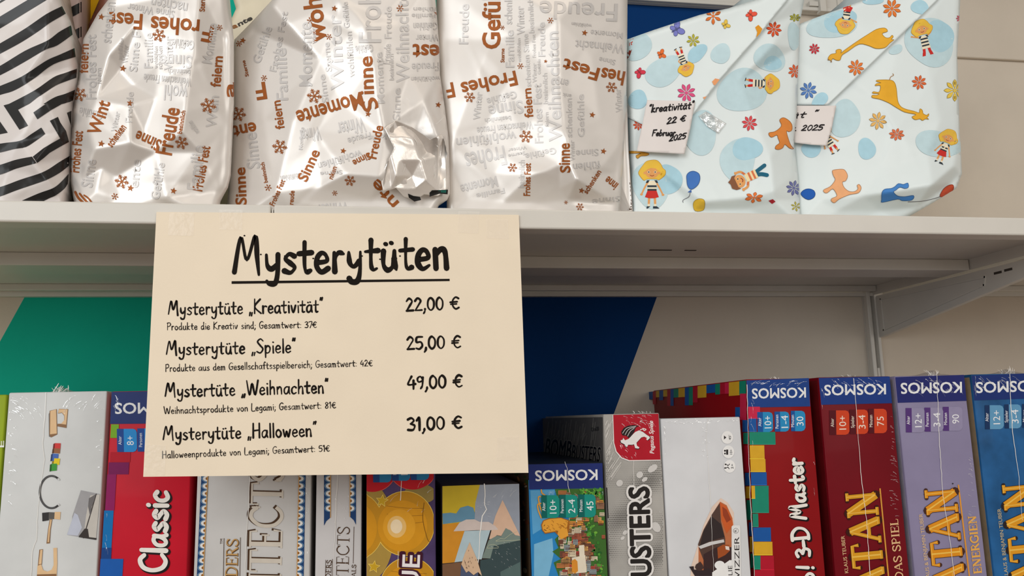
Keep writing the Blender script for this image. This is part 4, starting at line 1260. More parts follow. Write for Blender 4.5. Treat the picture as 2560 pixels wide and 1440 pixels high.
# ---- the three boxes with gold Roman letters
def gold_title(p, A, B, cap, w, col_fill, outline):
    A = longer('ATAN', 'CATAN', A, B)
    p.brush(inkc(outline), 'CATAN', A, B, cap, w, 3, 'title_outline', wob=0, font=S, capu=10, grow=2.6)
    p.brush(inkc(col_fill), 'CATAN', A, B, cap, w, 4, 'title_lettering', wob=0, font=S, capu=10)
    p.brush(inkc((236, 190, 84)), 'CATAN', A, B, cap, w * .18, 5, 'title_highlight', wob=0, font=S, capu=10, off=(-1.5, 0))


g, p, d = game_box((2046, 944), (2224, 940), (112, 12, 24), 'dark wine-red game box with gold Roman letters and orange badges', side_rgb=(96, 12, 18))
publisher_band(p, 2047, 945, 2224, 941, 1012, 1008, (24, 56, 128), (2214, 960), (2061, 963), 27, .09)
badges(p, (84, 10, 22), (206, 66, 30), [(2073, 2090, 2123, 1026, 1087, 'Alter', '10+'), (2124, 2140, 2170, 1024, 1085, 'Spieler', '3-4'), (2171, 2185, 2217, 1022, 1083, 'Minuten', '75')], (236, 222, 206))
gold_title(p, (2212, 1481), (2188, 1224), 72, 20, (214, 150, 30), (60, 20, 12))
p.line(inkc((214, 150, 60)), [(2200, 1221), (2228, 1512)], 3.4, 3, 'title_underline', smooth=False, caps=False)
p.brush(inkc((220, 178, 130)), 'DAS SPIEL', (2258, 1450), (2244, 1297), 19, 4.0, 3, 'subtitle_lettering', wob=0, font=S, capu=10)
p.text(inkc((222, 186, 140)), 'KLAUS TEUBER', (2121, 1432), (2111, 1339), 9.5, .005, 3, 'author_lettering')
p.build(g)
wrap_seam(g, [(2134, 946), (2140, 1010), (2146, 1100), (2152, 1180), (2166, 1300), (2176, 1440)], 61, 1.1)
glints(g, [(2140, 965, 60, 16, 40, 26, 18), (2236, 1150, 8, 170, 20, 60, 10), (2054, 1000, 4, 40, 80, 10, 18)], 62, d)
tuft(g, 2060, 2215, 943, 2130, 0.003, 63)

g, p, d = game_box((2237, 942), (2410, 936), (138, 130, 160), 'lavender game box with gold Roman letters and purple badges', side_rgb=(150, 146, 160))
publisher_band(p, 2238, 943, 2410, 937, 1007, 1002, (34, 40, 106), (2404, 955), (2252, 958), 28, .10)
badges(p, (84, 52, 118), (146, 138, 168), [(2264, 2279, 2312, 1020, 1081, 'Alter', '12+'), (2311, 2326, 2358, 1019, 1079, 'Personen', '3-4'), (2357, 2372, 2406, 1017, 1077, 'Minuten', '90')])
gold_title(p, (2411, 1474), (2386, 1216), 72, 20, (222, 142, 26), (70, 40, 30))
p.line(inkc((226, 150, 50)), [(2396, 1212), (2433, 1520)], 3.4, 3, 'title_underline', smooth=False, caps=False)
p.ell(inkc((40, 30, 30)), 2382, 1209, 1.8, 1.8, 0, 3, 'title_dot', 10)
p.brush(inkc((230, 170, 80)), 'ENERGIEN', (2454, 1434), (2439, 1288), 19, 4.6, 3, 'subtitle_lettering', wob=0, font=S, capu=10)
p.text(inkc((222, 186, 140)), 'KLAUS & BENJAMIN TEUBER', (2326, 1458), (2306, 1284), 9.5, .005, 3, 'author_lettering')
p.build(g)
wrap_seam(g, [(2342, 930), (2344, 990), (2348, 1100), (2358, 1240), (2376, 1360), (2386, 1440)], 64, 1.2)
glints(g, [(2345, 965, 60, 22, 40, 34, 16), (2430, 1150, 6, 170, 25, 44, 10), (2242, 1000, 3, 50, 80, 10, 18)], 65, d)
tuft(g, 2245, 2405, 940, 2336, 0.0085, 66)

g, p, d = game_box((2428, 938), (2606, 931), (36, 88, 138), 'sea blue game box with gold Roman letters at the right picture edge', vary=0.35, side_rgb=(150, 128, 100))
publisher_band(p, 2429, 939, 2606, 932, 1001, 995, (26, 48, 112), (2600, 951), (2440, 956), 28, .11)
badges(p, (22, 50, 92), (96, 152, 190), [(2462, 2474, 2509, 1013, 1073, 'Alter', '12+'), (2511, 2522, 2553, 1011, 1071, 'Spieler', '3-4'), (2555, 2568, 2596, 1010, 1069, 'Minuten', '90')])
gold_title(p, (2606, 1466), (2580, 1203), 72, 20, (222, 150, 30), (40, 30, 30))
p.text(inkc((200, 180, 140)), 'KLAUS & BENJAMIN TEUBER', (2521, 1446), (2502, 1271), 9.5, .005, 3, 'author_lettering')
p.build(g)
wrap_seam(g, [(2525, 935), (2526, 1000), (2532, 1080), (2546, 1180), (2556, 1300)], 67, 1.2)
glints(g, [(2500, 958, 50, 18, 40, 24, 18), (2438, 1000, 3, 60, 80, 14, 20)], 68, d)
tuft(g, 2436, 2600, 936, 2524, 0.0085, 69)

# ================================================================== paper bags on the upper shelf
def dist_poly(px, py, poly):
    poly = np.asarray(poly, float)
    best = np.full(np.shape(px), 1e9)
    for i in range(len(poly)):
        a = poly[i]; b = poly[(i + 1) % len(poly)]
        d = b - a; L = d @ d
        if L < 1e-9: continue
        t = np.clip(((px - a[0]) * d[0] + (py - a[1]) * d[1]) / L, 0, 1)
        best = np.minimum(best, np.hypot(px - a[0] - t * d[0], py - a[1] - t * d[1]))
    return best


def resample(poly, step):
    out = []
    n = len(poly)
    for i in range(n):
        a = np.array(poly[i], float); b = np.array(poly[(i + 1) % n], float)
        k = max(1, int(np.hypot(*(b - a)) / step))
        for j in range(k):
            out.append(a + (b - a) * j / k)
    return np.array(out)


def foot(px, Y):                       # the pixel row where the shelf top lies at depth Y
    lo, hi = 400.0, 1000.0
    for _ in range(40):
        m = (lo + hi) / 2
        if at(np.array(float(px)), np.array(m), Y)[2] > TOP: lo = m
        else: hi = m
    return hi + 2


class Paper:
    """a crumpled sheet given as depth over the photo frame: creases between control points (x, y, mm towards the viewer)"""

    def __init__(self, outline, Y, ctrl, thick=0.1, R=26, rmm=14, blur=2, crumple=1.0, seed=1, step=4.0, shrink=.78):
        self.shrink = shrink
        outline = [(x, foot(x, Y) if isinstance(y, str) else y) for x, y in outline]
        self.outline = outline; self.Y = Y; self.thick = thick
        o = np.array(outline, float)
        self.x0, self.y0 = o.min(0) - 12
        self.x1, self.y1 = o.max(0) + 12
        self.st = step
        gx = np.arange(self.x0, self.x1 + step, step); gy = np.arange(self.y0, self.y1 + step, step)
        X, Yg = np.meshgrid(gx, gy)
        base = sum(c[2] for c in ctrl) / len(ctrl)
        cs = list(ctrl)
        for q in ((self.x0 - 60, self.y0 - 60), (self.x1 + 60, self.y0 - 60), (self.x1 + 60, self.y1 + 60), (self.x0 - 60, self.y1 + 60)):
            near = min(ctrl, key=lambda c: (c[0] - q[0]) ** 2 + (c[1] - q[1]) ** 2)
            cs.append((q[0], q[1], near[2]))
        r = delaunay_2d_cdt([Vector((c[0], c[1])) for c in cs], [], [], 0, 1e-5)
        zz = [cs[r[3][i][0]][2] for i in range(len(r[0]))]
        H = np.full(X.shape, base, float)
        for t in r[2]:
            (ax, ay), (bx, by), (cx, cy) = [tuple(r[0][i]) for i in t]
            det = (by - cy) * (ax - cx) + (cx - bx) * (ay - cy)
            if abs(det) < 1e-9: continue
            l1 = ((by - cy) * (X - cx) + (cx - bx) * (Yg - cy)) / det
            l2 = ((cy - ay) * (X - cx) + (ax - cx) * (Yg - cy)) / det
            l3 = 1 - l1 - l2
            k = (l1 >= -1e-6) & (l2 >= -1e-6) & (l3 >= -1e-6)
            H[k] = (l1 * zz[t[0]] + l2 * zz[t[1]] + l3 * zz[t[2]])[k]
        rng = np.random.RandomState(seed)
        W, Hh = self.x1 - self.x0, self.y1 - self.y0
        for i in range(40):                                   # crumples: short tent folds
            cx, cy = self.x0 + rng.rand() * W, self.y0 + rng.rand() * Hh
            a = rng.rand() * math.pi
            u = (X - cx) * math.cos(a) + (Yg - cy) * math.sin(a)
            v = -(X - cx) * math.sin(a) + (Yg - cy) * math.cos(a)
            L = rng.uniform(50, 150); w = rng.uniform(7, 34)
            H += crumple * rng.uniform(-1.5, 1.5) * np.maximum(0, 1 - np.abs(v) / w) * np.exp(-(u / L) ** 2)
        for i in range(10):                                   # broad waves of the sheet
            a = rng.rand() * math.pi; f = rng.uniform(.008, .022)
            H += crumple * .7 * np.sin((X * math.cos(a) + Yg * math.sin(a)) * f + rng.rand() * 6)
        for b in range(blur):
            Hp = np.pad(H, 1, mode='edge')
            H = (Hp[:-2, 1:-1] + Hp[2:, 1:-1] + Hp[1:-1, :-2] + Hp[1:-1, 2:] + 2 * H) / 6
        d = dist_poly(X, Yg, outline) * np.where(in_poly(X, Yg, outline), 1, -1)
        t = np.clip(1 - d / R, 0, 1)
        H -= rmm * (1 - np.sqrt(np.maximum(0, 1 - t ** 2)))
        self.H = H

    def depth(self, px, py):
        fx = np.clip((np.asarray(px, float) - self.x0) / self.st, 0, self.H.shape[1] - 1.001)
        fy = np.clip((np.asarray(py, float) - self.y0) / self.st, 0, self.H.shape[0] - 1.001)
        i = fy.astype(int); j = fx.astype(int); a = fy - i; b = fx - j
        H = self.H
        h = H[i, j] * (1 - a) * (1 - b) + H[i + 1, j] * a * (1 - b) + H[i, j + 1] * (1 - a) * b + H[i + 1, j + 1] * a * b
        return self.Y - h * 0.001

    def surf(self, extra=None):
        def s(px, py, off):
            e = extra(np.asarray(px, float), np.asarray(py, float)) * 0.001 if extra is not None else 0.0
            w = at(px, py, self.depth(px, py) - off - e)
            w[..., 2] = np.maximum(w[..., 2], TOP + 0.0004)
            return w
        return s

    def mesh(self, name, m, parent, poly=None, extra=None, thick=None, step=5.0, off=0.0):
        poly = self.outline if poly is None else poly
        B = resample(poly, step)
        o = np.array(poly, float)
        gx, gy = np.meshgrid(np.arange(o[:, 0].min(), o[:, 0].max(), step), np.arange(o[:, 1].min(), o[:, 1].max(), step))
        gx = gx.ravel(); gy = gy.ravel()
        k = in_poly(gx, gy, poly) & (dist_poly(gx, gy, poly) > step * .6)
        pts = np.concatenate([B, np.stack([gx[k], gy[k]], 1)])
        n = len(B)
        r = delaunay_2d_cdt([Vector(q) for q in pts], [(i, (i + 1) % n) for i in range(n)], [list(range(n))], 1, 1e-4)
        v2 = np.array([tuple(q) for q in r[0]])
        w = self.surf(extra)(v2[:, 0], v2[:, 1], off)
        bm = bmesh.new()
        bv = [bm.verts.new(q) for q in w]
        for f in r[2]:
            try: bm.faces.new([bv[i] for i in f])
            except ValueError: pass
        loose = [q for q in bm.verts if not q.link_faces]
        bmesh.ops.delete(bm, geom=loose, context='VERTS')
        T = self.thick if thick is None else thick
        c = w.mean(0)
        be = [e for e in bm.edges if len(e.link_faces) == 1]
        levels = (0.5, 1.0) if T > 0.01 else (1.0,)
        prev = 0
        for lv in levels:
            g = bmesh.ops.extrude_edge_only(bm, edges=be)['geom']
            nv = [q for q in g if isinstance(q, bmesh.types.BMVert)]
            be = [q for q in g if isinstance(q, bmesh.types.BMEdge) and all(x in set(nv) for x in q.verts)] if False else [e for e in g if isinstance(e, bmesh.types.BMEdge)]
            for q in nv:
                s = q.co.y
                q.co.y += T * (lv - prev)
                if T > 0.01:
                    kx = (1 - (1 - self.shrink) * lv) / (1 - (1 - self.shrink) * prev)
                    q.co.x = c[0] + (q.co.x - c[0]) * kx
            prev = lv
        bmesh.ops.holes_fill(bm, edges=be, sides=0)
        bmesh.ops.recalc_face_normals(bm, faces=bm.faces)
        for f in bm.faces: f.smooth = True
        me = bpy.data.meshes.new(name)
        bm.to_mesh(me); bm.free()
        return link(name, me, m, parent)


def paper_bag(name, P, m, label, part='paper'):
    c = np.array(P.outline, float)
    base = P3((c[:, 0].min() + c[:, 0].max()) / 2, 300, P.Y)
    root = empty(name, (base[0], P.Y + P.thick / 2, TOP))
    tag(root, label, 'gift bag', 'wrapped mystery bags on the upper shelf')
    SKIN[root.name] = P.mesh(part, m, root)
    return root


m_silver = mat('pearl_gift_paper', (226, 220, 214), rough=0.42, metal=0.38, vary=0.03, scale=18, coat=0.15, coat_rough=0.2)
ROSE = ink((156, 88, 42), rough=0.4, metal=0.25)
PALE = ink((204, 200, 197), rough=0.42, metal=0.42)
m_kids = mat('kids_gift_paper', (224, 233, 233), rough=0.42, vary=0.02, scale=20, coat=0.15, coat_rough=0.25)
m_stripe_white = mat('striped_paper_white', (214, 206, 202), rough=0.36, vary=0.02, coat=0.3, coat_rough=0.2)
m_stripe_black = mat('striped_paper_black', (14, 11, 10), rough=0.4, vary=0.1, coat=0.18, coat_rough=0.14, spec=0.3)


def flake(p, m, cx, cy, r, rot=0.0):
    p.new('snowflake_print')
    for k in range(6):
        a = math.radians(60 * k + rot)
        ux, uy = math.cos(a), math.sin(a)
        p.line(m, [(cx, cy), (cx + ux * r, cy + uy * r)], max(1.0, r * .13), 1, 'snowflake_print', smooth=False, caps=False)
        if r > 9:
            for t in (.45, .7):
                for s in (-1, 1):
                    b = a + s * math.radians(52)
                    l = r * (.34 if t < .6 else .26)
                    p.line(m, [(cx + ux * r * t, cy + uy * r * t), (cx + ux * r * t + math.cos(b) * l, cy + uy * r * t + math.sin(b) * l)], max(.9, r * .10), 1, 'snowflake_print', smooth=False, caps=False)
        else:
            p.ell(m, cx + ux * r * .7, cy + uy * r * .7, r * .26, r * .18, math.degrees(a), 1, 'snowflake_print', 8)


def star(p, m, cx, cy, r, rot=0.2):
    p.new('star_print')
    p.poly(m, [(cx + r * (1 if k % 2 == 0 else .42) * math.sin(k * math.pi / 5 + rot), cy - r * (1 if k % 2 == 0 else .42) * math.cos(k * math.pi / 5 + rot)) for k in range(10)], 1, 'snowflake_print')


def words(p, m, lst, bold, name):
    for s, ax, ay, bx, by, h in lst:
        p.new(name)
        p.text(m, s, (ax, ay), (bx, by), h, bold, 1, name)
    p.end()


# ---------------------------------------------------------------- things at the back of the shelf
Pb = Paper([(60, -150), (206, -150), (206, 130), (196, 300), (186, '*'), (60, '*')], 0.775, [(130, 0, 4), (200, 50, 0), (130, 300, 6)], thick=0.035, seed=3, R=14, rmm=8)
m_pink = mat('striped_paper_back', (196, 172, 166), rough=0.45, vary=0.03)
b = paper_bag('gift_bag', Pb, m_pink, 'second black and white striped bag, mostly hidden behind the front striped one')
p = Print(Pb.surf(), True, clip=Pb.outline)
for y in (20, 82, 145, 205, 265):
    p.new('black_stripe')
    p.poly(m_stripe_black, [(90, y + 42), (204, y - 26 + 10), (204, y + 10), (90, y + 68)], 0, 'black_stripes')
p.build(b)

Pb = Paper([(150, -150), (330, -150), (330, '*'), (150, '*')], 0.83, [(240, 0, 3), (200, 100, 0), (300, 300, 5)], thick=0.08, seed=5, R=16, rmm=8)
m_yellow = mat('yellow_paper', (232, 186, 6), rough=0.5, vary=0.04)
b = paper_bag('gift_bag', Pb, m_yellow, 'plain yellow paper bag peeking out behind the left silver bag')
Pb = Paper([(214, 180), (222, 60), (252, -10), (275, -60), (330, -60), (330, '*'), (214, '*')], 0.79, [(260, 0, 3), (230, 100, 0), (300, 200, 5)], thick=0.03, seed=6, R=16, rmm=8)
m_brown = mat('red_brown_paper', (128, 74, 54), rough=0.4, vary=0.2, scale=60)
b = paper_bag('gift_bag', Pb, m_brown, 'red-brown paper bag between the yellow bag and the left silver bag')

Pb = Paper([(540, -150), (800, -150), (800, '*'), (540, '*'), (545, 120), (590, 22)], 0.86, [(600, 0, 3), (560, 100, 0), (700, 300, 5)], thick=0.08, seed=7, R=14, rmm=6)
m_cream = mat('cream_paper_bag', (226, 214, 188), rough=0.5, vary=0.04)
b = paper_bag('gift_bag', Pb, m_cream, 'cream bag with small dark lettering, mostly hidden between two silver bags')
p = Print(Pb.surf(), True, clip=Pb.outline)
p.text(ink((150, 96, 50)), 'a', (582, 72), (595, 67), 12, .03, 1, 'brown_lettering')
p.text(ink((70, 66, 62)), 'nte', (597, 66), (632, 48), 12, .03, 1, 'dark_lettering')
p.build(b)

# ---------------------------------------------------------------- zigzag striped bag
PA = Paper([(-130, -150), (120, -150), (152, 0), (157, 14), (165, 30), (176, 52), (184, 101), (193, 169), (190, 215), (181, 262), (176, 356), (171, 450), (164, 500), (160, '*'), (-130, '*')], 0.700,
           [(-130, 200, -4), (60, 60, 9), (119, 0, 12), (118, 62, 15), (120, 110, 14), (60, 200, 15), (110, 240, 16), (185, 170, -4), (60, 330, 13), (52, 355, 11), (82, 408, 17), (118, 450, 14), (148, 500, 6), (20, 420, 5), (0, 500, 3), (172, 400, -6), (150, 330, 8), (-60, 420, 4), (-60, 60, 4), (170, 60, 2)],
           thick=0.055, seed=11, R=18, rmm=10, blur=2, crumple=.6)
b = paper_bag('gift_bag', PA, m_stripe_white, 'black and white zigzag striped bag at the left end of the upper shelf', 'white_paper')
p = Print(PA.surf(), True, clip=PA.outline)
q1 = lambda x, y: (x / 5.538, y / 5.538)
q2 = lambda x, y: (x / 5.141, 240 + y / 5.141)


def band(conv, top, bot):
    t = [conv(*q) for q in top]; u = [conv(*q) for q in bot]
    if t[0][0] < -40:                                       # runs on round the hidden side of the bag
        for a in (t, u):
            a.insert(0, (a[0][0] * 2 - a[1][0] - 40, a[0][1] * 2 - a[1][1] + 22))
    t = smooth_line(t, 4); u = smooth_line(u, 4)
    n = min(len(t), len(u))
    k = np.linspace(0, 1, 40)
    def rs(a):
        s = np.concatenate([[0], np.cumsum(np.hypot(*np.diff(a, axis=0).T))]); s /= s[-1]
        return np.stack([np.interp(k, s, a[:, 0]), np.interp(k, s, a[:, 1])], 1)
    t, u = rs(t), rs(u)
    p.new('black_stripe')
    p.raw(m_stripe_black, np.concatenate([t, u]), [(i, i + 1, 41 + i, 40 + i) for i in range(39)], 0, 'black_stripes')


band(q1, [(-300, 400), (0, 228), (380, 0), (640, -150)], [(-300, 560), (0, 392), (360, 170), (640, 0), (700, -40)])
band(q1, [(-300, 180), (20, 0), (120, -60)], [(-300, 215), (30, 22), (150, -50)])
band(q1, [(-300, 770), (0, 600), (340, 400), (640, 195), (860, 85)], [(-300, 900), (0, 742), (300, 580), (560, 410), (660, 335), (912, 188)])
band(q1, [(-300, 1060), (0, 912), (350, 700), (660, 560), (820, 440), (985, 350)], [(-300, 1160), (0, 1040), (330, 860), (620, 690), (790, 630), (1005, 480)])
band(q1, [(-300, 1320), (0, 1190), (300, 1060), (640, 840), (820, 760), (1042, 660)], [(-300, 1420), (0, 1312), (200, 1250), (480, 1080), (740, 890), (1055, 785)])
# the maze turn, upper left
band(q1, [(120, 1440), (480, 1250), (740, 1070), (900, 1010), (1070, 950)], [(330, 1445), (560, 1320), (760, 1190), (900, 1130), (1080, 1070)])
band(q1, [(600, 1440), (760, 1345), (900, 1300), (1045, 1240)], [(860, 1440), (900, 1430), (960, 1410), (1030, 1385)])
for poly in ([(45, 120), (118, 100), (330, 0), (500, 0), (380, 95), (230, 175), (358, 380), (248, 432)],
             [(428, 212), (560, 120), (745, 25), (830, -5), (960, -5), (905, 75), (800, 100), (640, 190), (480, 298)],
             [(640, 318), (745, 268), (775, 340), (850, 450), (888, 590), (760, 660), (640, 730), (560, 800), (480, 860), (420, 780), (560, 670), (660, 610), (776, 545)],
             [(862, 215), (920, 190), (915, 390)],
             [(-60, 230), (0, 330), (98, 470), (0, 490), (-300, 540), (-300, 400)]):
    p.new('black_stripe')
    p.poly(m_stripe_black, [q2(*q) for q in poly], 0, 'black_stripes')
band(q2, [(-400, 690), (0, 612), (260, 575), (400, 490), (530, 405)], [(-400, 800), (0, 725), (180, 680), (330, 655), (480, 560), (580, 485)])
band(q2, [(-400, 990), (0, 885), (200, 820), (410, 778)], [(-400, 1100), (0, 1010), (200, 935), (470, 862)])
band(q2, [(-400, 1270), (0, 1170), (260, 1075), (560, 975), (760, 850), (895, 770)], [(-400, 1400), (0, 1290), (200, 1215), (420, 1140), (620, 1068), (780, 980), (893, 890)])
band(q2, [(280, 1345), (500, 1250), (690, 1180), (800, 1090), (895, 985)], [(560, 1350), (640, 1310), (720, 1275), (830, 1190), (880, 1110)])
p.build(b)

# ---------------------------------------------------------------- silver bag, left
PB = Paper([(300, -150), (270, 0), (244, 34), (225, 68), (208, 98), (202, 150), (197, 195), (187, 232), (182, 285), (176, 375), (176, 450), (184, 500), (190, '*'), (545, '*'), (552, 500), (570, 469), (577, 439), (579, 394), (585, 262), (585, 105), (575, 0), (560, -150)], 0.700,
           [(210, 110, -6), (185, 320, -4), (180, 480, 0), (280, 20, 8), (345, 55, 17), (270, 141, 15), (300, 175, 5), (335, 215, 6), (388, 245, 17), (325, 262, 21), (327, 355, 22), (236, 372, 17), (218, 300, 10), (240, 248, 14), (215, 245, 4), (290, 440, 5), (255, 420, 8), (300, 495, 7), (380, 498, 10), (360, 330, 13), (390, 380, 15), (395, 160, 19), (498, -20, 20), (487, 125, 24), (465, 255, 26), (455, 330, 25), (416, 495, 16), (500, 380, 14), (560, 100, 2), (565, 300, 2), (550, 480, 0), (420, 60, 20), (205, 450, 2), (240, 480, 9)],
           thick=0.065, shrink=.62, seed=21, R=24, rmm=12, blur=1, crumple=.7)
b = paper_bag('gift_bag', PB, m_silver, 'silver Christmas bag with rose-gold lettering beside the striped bag')
p = Print(PB.surf(), True, clip=PB.outline)
words(p, ROSE, [('F', 536, 66, 510, 61, 44), ('rohes', 500, 50, 378, 41, 43), ('Fest', 357, 36, 273, 30, 40), ('feiern', 219, 183, 221, 110, 26), ('feiern', 551, 218, 557, 141, 26), ('a', 586, 243, 587, 206, 30),
                ('Frohes Fest', 197, 432, 207, 328, 25), ('Frohes Fest', 505, 479, 526, 367, 26), ('Freude', 428, 389, 449, 272, 42), ('besinnlich', 454, 335, 464, 277, 12), ('Sinne', 405, 352, 345, 326, 30), ('Wint', 248, 340, 275, 256, 34),
                ('schenken', 279, 369, 316, 319, 20), ('Stern', 512, 29, 513, -6, 14)], .022, 'rose_gold_lettering')
for x, y, r in ((199, 236, 18), (397, 88, 17), (521, 264, 20), (454, 357, 17), (304, 454, 18), (549, 69, 8), (287, 491, 9), (592, 108, 7)):
    flake(p, ROSE, x, y, r, 12)
for x, y in ((307, 171), (325, 258), (253, 359), (326, 470), (434, 477), (253, 42)):
    star(p, ROSE, x, y, 9)
for k in range(3):
    p.line(ROSE, [(188 + k * 11, 480 + k * 4), (196 + k * 12, 495), (212 + k * 10, 510)], 6 - k, 1, 'rose_gold_lettering')
words(p, PALE, [('Frohes Fest', 240, 248, 240, 86, 27), ('feiern', 252, 210, 253, 170, 13), ('Familie', 381, 170, 381, 82, 22), ('wohlfühlen', 394, 171, 394, 115, 10), ('schenken', 405, 173, 405, 115, 12), ('Winter', 431, 175, 431, 90, 22),
                ('Gefühle', 486, 102, 432, 96, 24), ('Sinne', 480, 139, 400, 136, 34), ('besinnlich', 476, 174, 420, 171, 15), ('Weihnachten Freude', 480, 196, 360, 184, 22), ('wohl', 470, 216, 412, 212, 40), ('schenken', 277, 108, 288, 6, 28),
                ('Sinne Winter', 437, 27, 320, 8, 20), ('Familie', 500, 476, 512, 365, 34), ('Gefühle', 398, 500, 412, 408, 24), ('Gefühle', 258, 280, 200, 268, 22), ('Sinne F', 342, 180, 352, 80, 22), ('wohlfühlen', 306, 150, 310, 96, 12),
                ('Winter', 318, 158, 322, 112, 14), ('Freude', 330, 306, 334, 230, 18), ('Momente', 530, 160, 545, 60, 26), ('wohlfühlen', 500, 330, 480, 300, 14), ('Sinne', 230, 470, 240, 400, 30), ('Weih', 540, 320, 548, 240, 26), ('ente', 345, 470, 352, 400, 24), ('Winter', 290, 330, 300, 280, 14), ('nachten', 470, 8, 380, -8, 30)], .012, 'pale_lettering')
p.build(b)

# ---------------------------------------------------------------- silver bag, middle
PC = Paper([(800, -150), (690, -20), (680, 0), (635, 49), (586, 99), (582, 140), (582, 260), (576, 394), (566, '*'), (1080, '*'), (1098, 512), (1118, 500), (1125, 484), (1124, 420), (1122, 349), (1111, 262), (1100, 187), (1098, 112), (1089, 0), (1080, -150)], 0.706,
           [(570, 150, -34), (565, 480, -30), (640, 80, -20), (660, 300, -4), (690, 480, 6), (720, 60, 13), (735, 300, 14), (800, 150, 15), (860, 0, 16), (910, 60, 24), (935, 150, 27), (945, 250, 29), (1000, 60, 18), (1090, 100, 6), (1095, 190, 4), (1020, 190, 16), (790, 330, 14), (860, 260, 16), (866, 436, 25), (800, 470, 12), (750, 505, 5), (948, 442, 26), (925, 500, 9), (985, 300, 20), (962, 340, 24), (1000, 312, 17), (1040, 330, 11), (1075, 372, 8), (1098, 345, 15), (1060, 250, 16), (1115, 340, 3), (1085, 430, 9), (1040, 420, 16), (1000, 400, 20), (980, 470, 14), (1040, 470, 10), (1100, 480, 6), (1010, 505, 8)],
           thick=0.07, seed=31, R=18, rmm=9, blur=1, crumple=.6)
b = paper_bag('gift_bag', PC, m_silver, 'large silver Christmas bag with a torn crumpled foil corner above the sign')
p = Print(PC.surf(), True, clip=PC.outline)
words(p, ROSE, [('wohl', 816, 103, 800, -22, 48), ('inne', 934, 235, 930, 140, 36), ('S', 948, 268, 935, 240, 40), ('Momente', 902, 230, 738, 279, 42), ('est', 1100, 113, 1032, 111, 40), ('F', 662, 205, 636, 209, 44),
                ('feiern', 711, 321, 700, 250, 23), ('ent', 638, 305, 580, 316, 34), ('Sinne', 616, 512, 612, 418, 28), ('besinnlich', 669, 456, 660, 405, 10), ('Frohes Fest', 685, 516, 713, 452, 14), ('Sinne', 766, 456, 800, 380, 27),
                ('nken', 831, 449, 842, 418, 13), ('Sinne', 921, 381, 880, 402, 18), ('Freude', 940, 398, 958, 316, 24), ('reude', 733, 512, 736, 477, 13), ('nte', 998, 506, 944, 446, 32), ('Sterne', 622, 190, 612, 150, 9)], .022, 'rose_gold_lettering')
for x, y, r in ((776, 51, 9), (822, 92, 8), (597, 109, 8), (1000, 21, 9), (786, 240, 19), (699, 367, 19), (596, 285, 19), (875, 452, 14), (670, 469, 9), (837, 483, 7), (660, 195, 8)):
    flake(p, ROSE, x, y, r, 8)
for x, y in ((607, 101), (836, 21), (1092, 34), (920, 285), (858, 377), (1096, 262)):
    star(p, ROSE, x, y, 8)
words(p, PALE, [('Momente', 780, 215, 778, 55, 34), ('Winter', 860, 224, 851, 36, 34), ('Sterne', 829, 178, 823, 105, 16), ('Sinne', 822, 255, 812, 185, 17), ('Winter', 792, 108, 788, 68, 11), ('Gefühle', 874, 69, 869, 4, 15), ('wohlfühlen', 886, 192, 879, 78, 16),
                ('Frohes', 952, 106, 950, -80, 58), ('Freude', 979, 96, 979, 16, 18), ('Weihnachten', 1024, 206, 1020, -40, 34), ('Gefühle', 932, 110, 888, 115, 20), ('Momente', 962, 258, 956, 130, 19), ('fühlen', 1092, 18, 1034, 18, 11), ('Familie', 1090, 34, 1030, 34, 12),
                ('Gefühlen', 1094, 56, 1034, 57, 20), ('Winter', 1097, 86, 1040, 87, 18), ('Freude', 1098, 156, 1030, 158, 22), ('wohlfühlen', 1100, 190, 1028, 192, 13), ('Winter', 798, 316, 745, 326, 36), ('Winter', 908, 292, 840, 308, 40), ('Freude', 925, 330, 868, 345, 18),
                ('wohlfühlen', 902, 374, 792, 408, 20), ('Sterne', 855, 425, 800, 430, 11), ('Momente', 756, 374, 760, 318, 10), ('Freude', 975, 160, 978, 110, 18), ('besinnlich', 985, 200, 984, 134, 12), ('Familie', 720, 250, 715, 120, 30), ('Sinne', 650, 420, 640, 330, 34),
                ('wohlfühlen', 760, 430, 700, 440, 14), ('Winter', 870, 505, 790, 512, 34), ('Gefühle', 650, 160, 680, 70, 22), ('Sinne', 1000, 300, 1002, 220, 18), ('nken', 975, 330, 930, 340, 16), ('Frohes Fest', 690, 180, 720, 30, 18)], .012, 'pale_lettering')
p.build(b)
# torn corner mended with clear tape
PT = Paper(PC.outline, 0.704, [(985, 300, 21), (962, 340, 26), (1000, 312, 18), (1030, 345, 22), (1040, 330, 12), (1075, 372, 10), (1098, 345, 20), (1060, 250, 19), (1118, 340, 5), (1085, 430, 13), (1050, 400, 22), (1030, 440, 15), (1000, 400, 24), (980, 470, 19), (1040, 470, 16), (1100, 480, 10), (1010, 505, 12), (1065, 450, 20), (1090, 390, 16), (1110, 420, 9), (990, 440, 26)], thick=0.0003, seed=36, R=14, rmm=6, blur=0, crumple=.9, step=3)
foil = mat('torn_silver_foil', (226, 218, 210), rough=0.3, metal=0.45, vary=0.04, coat=0.4, bump=.25, bscale=90)
FT = PT.mesh('torn_foil_patch', foil, b, [(950, 442), (985, 370), (960, 318), (990, 300), (1030, 318), (1075, 348), (1105, 335), (1118, 372), (1121, 470), (1095, 490), (1060, 486), (1040, 500), (1010, 492), (990, 470), (958, 480)], thick=0.0002, off=0.0006, step=3.5)
pt = Print(PT.surf(), True, lift=.001)
hole, green = ink((30, 28, 26)), ink((20, 84, 72))
pt.poly(hole, [(1020, 484), (1034, 490), (1050, 492), (1053, 500), (1036, 504), (1022, 494)], 1, 'tear_hole')
pt.poly(hole, [(1074, 482), (1080, 476), (1120, 474), (1119, 486), (1098, 484), (1074, 492)], 1, 'tear_hole')
